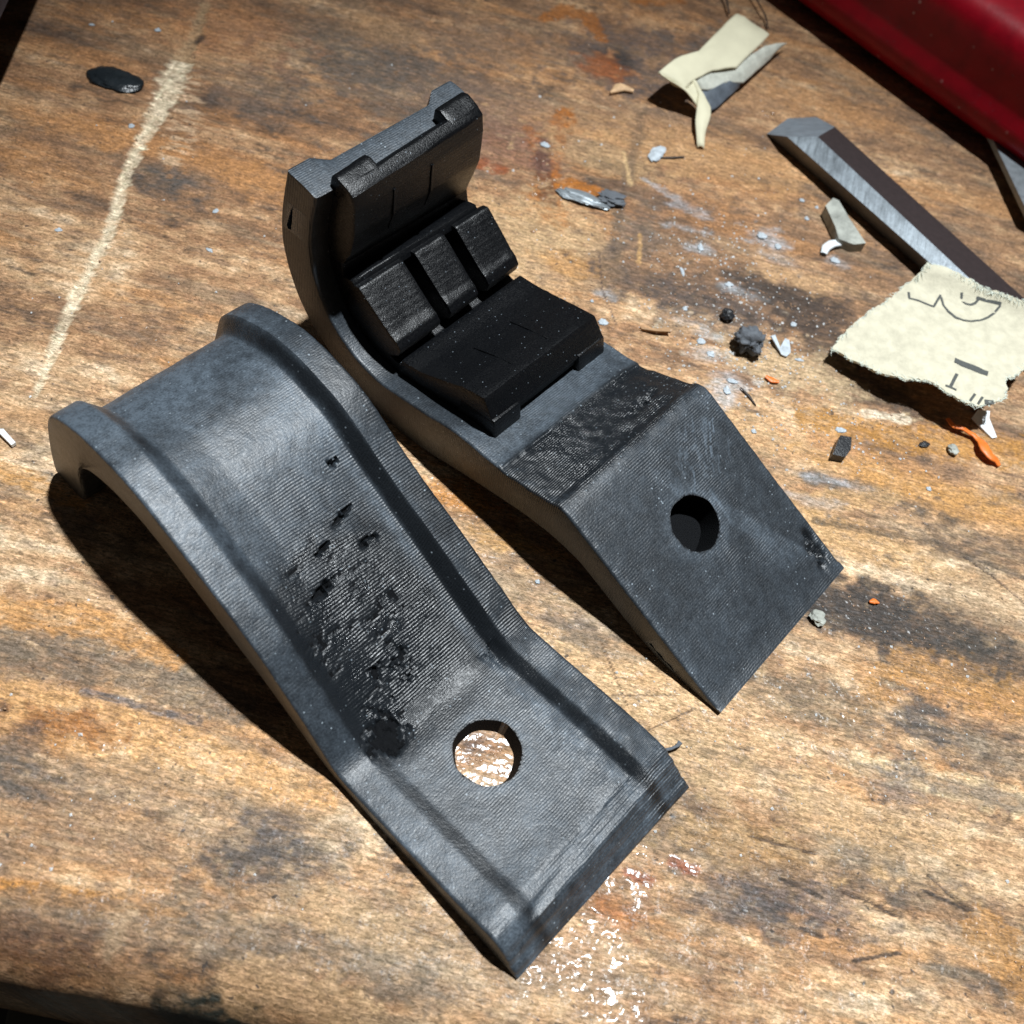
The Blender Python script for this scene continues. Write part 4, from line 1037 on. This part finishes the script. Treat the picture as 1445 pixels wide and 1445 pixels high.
def strip(name, pts, width, thick, mat, arch=0.0, n=26, zs=None, z0=.12):
    """a bent shaving: (photo x, photo y) centre line on the bench"""
    p = np.array([at(*q_)[:2] for q_ in pts]); pp = resample(p, n)
    tn = np.gradient(pp, axis=0); tn /= np.hypot(tn[:, 0], tn[:, 1])[:, None]; nn = np.stack([-tn[:, 1], tn[:, 0]], -1)
    t = np.linspace(0, 1, n)
    wd = np.interp(t, np.linspace(0, 1, len(width)), width) if hasattr(width, '__len__') else np.full(n, width)
    zz = z0 + arch * np.sin(np.pi * t) if zs is None else np.interp(t, np.linspace(0, 1, len(zs)), zs)
    rows = []
    for k in range(9):
        a = 2 * math.pi * k / 8
        o_ = nn * (wd / 2 * math.cos(a))[:, None]
        rows.append(np.column_stack([pp + o_, zz + thick / 2 * (1 + math.sin(a))]))
    P = np.stack(rows, 1); c = np.array([pp[:, 0].mean(), pp[:, 1].mean(), 0])
    o = grid_mesh(name, P - c, mat); o.location = tuple(c * MM)
    return o

tag(strip('orange_shaving', [(1335, 594), (1342, 607), (1356, 612), (1371, 618), (1380, 628), (1384, 641), (1392, 650), (1402, 654), (1408, 660)], [.7, .8, .7, .7, .8, 1.5, 1.4, 1.2, .6], .35, M_ORANGE, zs=[.3, .5, .9, .5, .4, .8, .9, .7, .2]),
    'curled bright orange plastic shaving below the printed paper scrap', 'shaving')
tag(strip('orange_flake', [(1225, 851), (1233, 850), (1239, 853)], [.25, .8, .2], .3, M_ORANGE), 'tiny orange flake on the black stain right of the far bracket', 'flake')
tag(strip('orange_flake', [(1079, 533), (1088, 538), (1098, 541)], [.5, 1.0, .4], .3, M_ORANGE), 'small orange flake right of the dark lint tuft', 'flake')
tag(strip('wood_chip', [(860, 135), (875, 126), (893, 132)], [.2, 2.0, .6], .6, M_PALEWOOD), 'small pale orange wood chip left of the tape scrap', 'wood chip')
tag(extrude_poly('black_offcut', [at(1186, 614, 1.5), at(1202, 617, 1.3), at(1201, 634, 1.2), at(1193, 645, 1.2), at(1175, 641, 1.3), at(1180, 628, 1.6)], 1.25, M_BLACK),
    'small shiny black plastic offcut right of the far bracket', 'offcut')
tag(lump('black_flake', 1304, 628, (.7, .4, .2), M_BLACK, 12, rz=.4), 'tiny black flake left of the orange shaving', 'flake')
tag(lump('grey_crumb', 1342, 637, (.7, .8, .4), M_STONE, 14), 'small grey crumb beside the orange shaving', 'crumb')
tag(extrude_poly('white_sliver', [at(1380, 578, .9), at(1397, 580, .6), at(1396, 590, .5), at(1407, 617, .3), at(1400, 618, .3), at(1380, 598, .4), at(1372, 589, .6)], .25, M_WHITE),
    'pointed white plastic sliver sticking out under the printed paper scrap', 'sliver')
tag(strip('white_curl', [(1161, 361), (1164, 353), (1172, 348), (1184, 346), (1196, 349)], [.9, 1.3, 1.4, 1.3, .8], .5, M_WHITE, .2), 'white curved plastic curl left of the steel bar', 'shaving')
sv = extrude_poly('grey_chip', [at(1165, 290, 2.0), at(1176, 279, 2.6), at(1184, 283, 2.6), at(1200, 310, 2.2), at(1222, 343, 1.6), at(1205, 345, 1.4), at(1184, 337, 1.4), at(1178, 318, 1.8)], 1.7, M_STONE)
tag(sv, 'mottled grey chip leaning against the steel bar', 'chip')
# dark tuft of lint and its fibres
tuft = tag(lump('lint_tuft', 1053, 492, (1.9, 2.0, 1.6), M_GREY, 21, amp=.75, sub=4, sharp=180), 'dark grey tuft of plastic lint near the far bracket', 'lint')
tv, tf = [], []
for k in range(260):
    th = rng.uniform(0, 2 * math.pi); ph = rng.uniform(-.1, 1.2); r0 = rng.uniform(.6, 1.5); r1 = r0 + rng.uniform(.4, 1.5)
    u = np.array([math.cos(th) * math.cos(ph), math.sin(th) * math.cos(ph), math.sin(ph) * .8]); sd = np.array([-u[1], u[0], rng.normal(0, .5)]); sd = sd / np.linalg.norm(sd) * .06
    b = len(tv); tv += [u * r0 - sd, u * r0 + sd, u * r1 + rng.normal(0, .25, 3)]; tf.append((b, b + 1, b + 2))
fz = mesh_obj('lint_fibres', tv, tf, M_GREY, tuft, False); fz['kind'] = 'stuff'
tag(lump('black_crumb', 1024, 449, (.9, .8, .6), M_BLACK, 23, amp=.6), 'small black crumb behind the dark lint tuft', 'crumb')
tag(extrude_poly('grey_shaving', [at(1088, 474, .9), at(1094, 472, .8), at(1101, 490, .5), at(1108, 477, .8), at(1114, 480, .7), at(1116, 497, .4), at(1110, 503, .3), at(1103, 500, .3)], .2, M_DUST), 'ribbed grey shaving right of the dark lint tuft', 'shaving')
tag(extrude_poly('wood_splinter', [at(903, 461, .6), at(925, 464, .7), at(944, 461, .8), at(947, 468, .9), at(925, 467, .8), at(906, 464, .5)], .3, M_SPLINT), 'thin brown wood splinter behind the far bracket', 'splinter')
# crushed metal flake behind the far bracket
cf = empty('metal_flake', at(835, 283) * np.array([1, 1, 0])); CF = at(835, 283) * np.array([1, 1, 0])
tag(cf, 'crushed shiny metal flake beside the amber varnish drips', 'metal flake')
fl_ = lump('sheet', 822, 283, (4.0, 1.15, .42), M_STEEL, 29, amp=.42, sub=4, sharp=25, rz=-.12); fl_.location = (fl_.location[0] - CF[0] * MM, fl_.location[1] - CF[1] * MM, fl_.location[2]); fl_.parent = cf
mdk = lump('frayed_end', 862, 284, (1.9, 1.1, .4), M_GREY, 27, amp=.9, sub=4); mdk.location = (mdk.location[0] - CF[0] * MM, mdk.location[1] - CF[1] * MM, mdk.location[2]); mdk.parent = cf
# black glossy blob far left
ov = lump('black_droplet', 161, 114, (3.9, 2.2, .5), M_BLACK, 31, amp=.32, sub=4, rz=-.10, z=.18, sharp=180)
ov.data.materials.clear(); ov.data.materials.append(simple('wet_black', (.012, .016, .019), .28, bump=.15, scale=.6, var=.4))
tag(ov, 'flat shiny black oval drop left of the long scratch', 'droplet')
tag(extrude_poly('white_chip', [at(-4, 605, .7), at(5, 605, .7), at(10, 611, .7), at(22, 624, .6), at(16, 628, .6), at(0, 612, .7)], .45, M_WHITE), 'small white plastic chip at the left edge of the photo', 'chip')
tag(lump('pale_crumb', 1152, 875, (.8, .9, .45), M_STONE, 41, amp=.6), 'pale crumb at the front right corner of the far bracket', 'crumb')
tag(strip('grey_thread', [(930, 1062), (944, 1060), (953, 1056), (958, 1050)], [.4, .35, .3, .55], .2, M_GREY, zs=[.4, .6, .7, .5]), 'short grey thread sticking out of the near bracket front corner', 'thread')
# wires behind the tape
tag(strip('dark_hair', [(1013, -12), (1022, 6), (1027, 24)], .35, .3, M_HAIR, zs=[1.2, 1.0, .5]), 'thick dark hair left of the tape scrap', 'hair')
tag(strip('dark_hair', [(1052, -12), (1066, 12), (1078, 30), (1082, 44)], .28, .25, M_HAIR, zs=[1.4, 1.2, .9, .4]), 'thin dark hair right of the tape scrap', 'hair')
tag(strip('brown_needle', [(927, 224), (945, 224), (965, 223)], [.2, .35, .25], .2, M_HAIR), 'short brown needle right of a white flake', 'needle')
tag(strip('brown_needle', [(1044, 548), (1056, 560), (1066, 574)], [.15, .4, .1], .2, M_HAIR), 'brown needle pointing down beside the far bracket kink', 'needle')
tag(lump('white_flake', 927, 218, (1.0, 1.9, .25), M_DUST, 51, rz=-.3), 'hazy white flake below the tape tail', 'flake')
# pale plastic crumbs, each its own
crumbs = [(988, 350, .6, .9), (1076, 333, .9, .7), (1098, 348, .6, .6), (1152, 293, .45, .4), (1132, 283, .5, .4), (1138, 309, .5, .5),
          (1179, 368, .9, .6), (1028, 402, .9, .5), (963, 383, .3, .9), (966, 436, .5, .5), (990, 482, .7, .6), (1002, 500, .8, .6), (1034, 538, .9, .4),
          (1025, 552, .7, .8), (1120, 458, .5, .5), (1127, 508, .9, .3), (852, 455, .8, .6), (835, 425, .35, .3), (1010, 585, .5, .5), (1063, 609, .5, .4), (1187, 607, .9, .45),
          (758, 821, .4, .32), (130, 35, .5, .3), (222, 43, .7, .5), (186, 178, .5, .5), (82, 325, .7, .4), (305, 298, .4, .5), (295, 353, .8, .3), (770, 205, .9, .6), (1310, 690, .5, .4),]
LANDMARKS = (('dark lint tuft', 1053, 492), ('black crumb', 1024, 449), ('bar tip', 1120, 180), ('mottled grey chip', 1190, 310), ('tail of the tape scrap', 985, 200), ('crushed metal flake', 835, 283),
             ('black oval drop', 161, 114), ('scratch end', 55, 540), ('kink of the far bracket', 995, 540), ('tip of the printed scrap', 1185, 478), ('black offcut', 1190, 628), ('orange shaving', 1370, 620),
             ('kink of the near bracket', 745, 881), ('wood splinter', 925, 465), ('white curl', 1178, 352), ('ribbed grey shaving', 1103, 487), ('small orange flake', 1088, 538), ('brown needle', 945, 224))
proto = lump('plastic_crumb', 0, 0, (1, 1, .45), M_DUST, 61, amp=.95, sub=3, sharp=180)
alt = lump('plastic_crumb', 0, 0, (1, 1, .5), M_DUST, 67, amp=1.0, sub=3, sharp=180)
for i, (px, py, a, b) in enumerate(crumbs):
    o = proto if i == 0 else (alt if i == 1 else (proto if i % 2 else alt).copy())
    if i > 1: sc.collection.objects.link(o)
    c = at(px, py); o.location = (c[0] * MM, c[1] * MM, .12 * min(a, b) * MM); o.rotation_euler = (0, 0, rng.uniform(-.4, .4)); o.scale = (a * .72, b * .8, min(a, b) * .4)
    nm, lx, ly = min(LANDMARKS, key=lambda q_: math.hypot(q_[1] - px, q_[2] - py))
    ho = 'left of' if px < lx - 9 else ('right of' if px > lx + 9 else '')
    ve = 'behind' if py < ly - 9 else ('in front of' if py > ly + 9 else '')
    far_ = 'close' if math.hypot(lx - px, ly - py) < 45 else 'further'
    where = (f'{far_} {ve.replace(" of", "")} and {ho} the {nm}' if ho and ve else f'{far_} {ho or ve or "beside"} the {nm}')
    where = where.replace('further', 'near').replace('close ', 'by ') if len(where.split()) > 9 else where
    big = 'larger' if max(a, b) > 1.3 else ('small' if max(a, b) > .65 else 'tiny')
    shp = 'long ' if a > 1.7 * b else ('narrow ' if b > 1.7 * a else '')
    tag(o, f'{big} {shp}pale grey crumb {where}', 'crumb', 'pale plastic crumbs scattered on the bench')
# dust too fine to count
dv, df = [], []
for (px, py, sx_, sy_, n_) in ((1040, 470, 14, 11, 520), (1000, 350, 13, 10, 240), (1150, 620, 16, 8, 200), (900, 300, 30, 30, 150), (300, 300, 40, 40, 90), (1150, 1000, 24, 20, 120), (150, 1150, 24, 22, 90)):
    c = at(px, py)
    for _ in range(n_):
        p = c[:2] + rng.normal(0, 1, 2) * (sx_ * .5, sy_ * .5); r = abs(rng.normal(.07, .06)) + .03; z = .06 + r * .3
        if p[1] < edge_y(p[0]) + 8: continue
        b = len(dv); k_ = rng.uniform(0, 6.28)
        for j in range(4): dv.append((p[0] + r * math.cos(k_ + j * 1.57) * rng.uniform(.6, 1.4), p[1] + r * math.sin(k_ + j * 1.57) * rng.uniform(.6, 1.4), z - r * .4))
        dv.append((p[0], p[1], z + r * .7))
        df += [(b, b + 1, b + 4), (b + 1, b + 2, b + 4), (b + 2, b + 3, b + 4), (b + 3, b, b + 4)]
du = mesh_obj('sanding_dust', dv, df, M_FINE, None, False)
tag(du, 'fine pale sanding dust sprinkled over the bench', 'dust', kind='stuff')

# beads of dried varnish: tiny glossy domes
def t_bead():
    t = NT('varnish_bead')
    return t.set(Base_Color=(0.30, 0.17, 0.09), Roughness=0.30, Specular_IOR_Level=0.5, Coat_Weight=0.7, Coat_Roughness=0.22)
bv, bf = [], []
def bead(x, y, r, h):
    b = len(bv); k_ = rng.uniform(0, 6.28); el = rng.uniform(.7, 1.4)
    rings = ((1.0, 0), (.82, .55), (.45, .88))
    for q_, zz in rings:
        for j in range(7): bv.append((x + r * q_ * el * math.cos(k_ + j * .8976), y + r * q_ / el * math.sin(k_ + j * .8976), .03 + zz * h))
    bv.append((x, y, .03 + h))
    for i in range(2):
        for j in range(7): bf.append((b + i * 7 + j, b + i * 7 + (j + 1) % 7, b + i * 7 + 7 + (j + 1) % 7, b + i * 7 + 7 + j))
    for j in range(7): bf.append((b + 14 + j, b + 14 + (j + 1) % 7, b + 21))
for (px, py, sx_, sy_, n_, r_) in ((690, 1065, 2.5, 2, 45, .16), (770, 250, 1.4, 8, 34, .26), (850, 60, 10, 6, 20, .24), (1085, 160, 2, 1, 6, .35), (1060, 430, 14, 4, 150, .11), (1180, 520, 10, 4, 90, .11), (1240, 600, 8, 2, 30, .13), (980, 460, 8, 5, 60, .11),
        (1340, 970, 9, 3, 34, .08), (1420, 1360, 3, 4, 34, .11), (1270, 880, 10, 3, 50, .08), (80, 1030, 5, 2, 22, .10), (660, 705, 4, 3, 24, .11), (250, 300, 45, 40, 120, .13), (950, 330, 40, 40, 110, .12), (300, 1150, 30, 18, 22, .07), (1200, 1100, 28, 22, 40, .07), (60, 1350, 7, 3, 6, .09)):
    c = at(px, py)
    for _ in range(n_):
        p = c[:2] + rng.normal(0, .6, 2) * (sx_, sy_)
        if p[1] < edge_y(p[0]) + 7: continue
        r = r_ * rng.uniform(.4, 1.3); bead(p[0], p[1], r, r * rng.uniform(.3, .7))
bo = mesh_obj('varnish_beads', bv, bf, t_bead(), None, True, 180)
tag(bo, 'tiny glossy amber beads of dried varnish on the bench', 'varnish', kind='stuff')
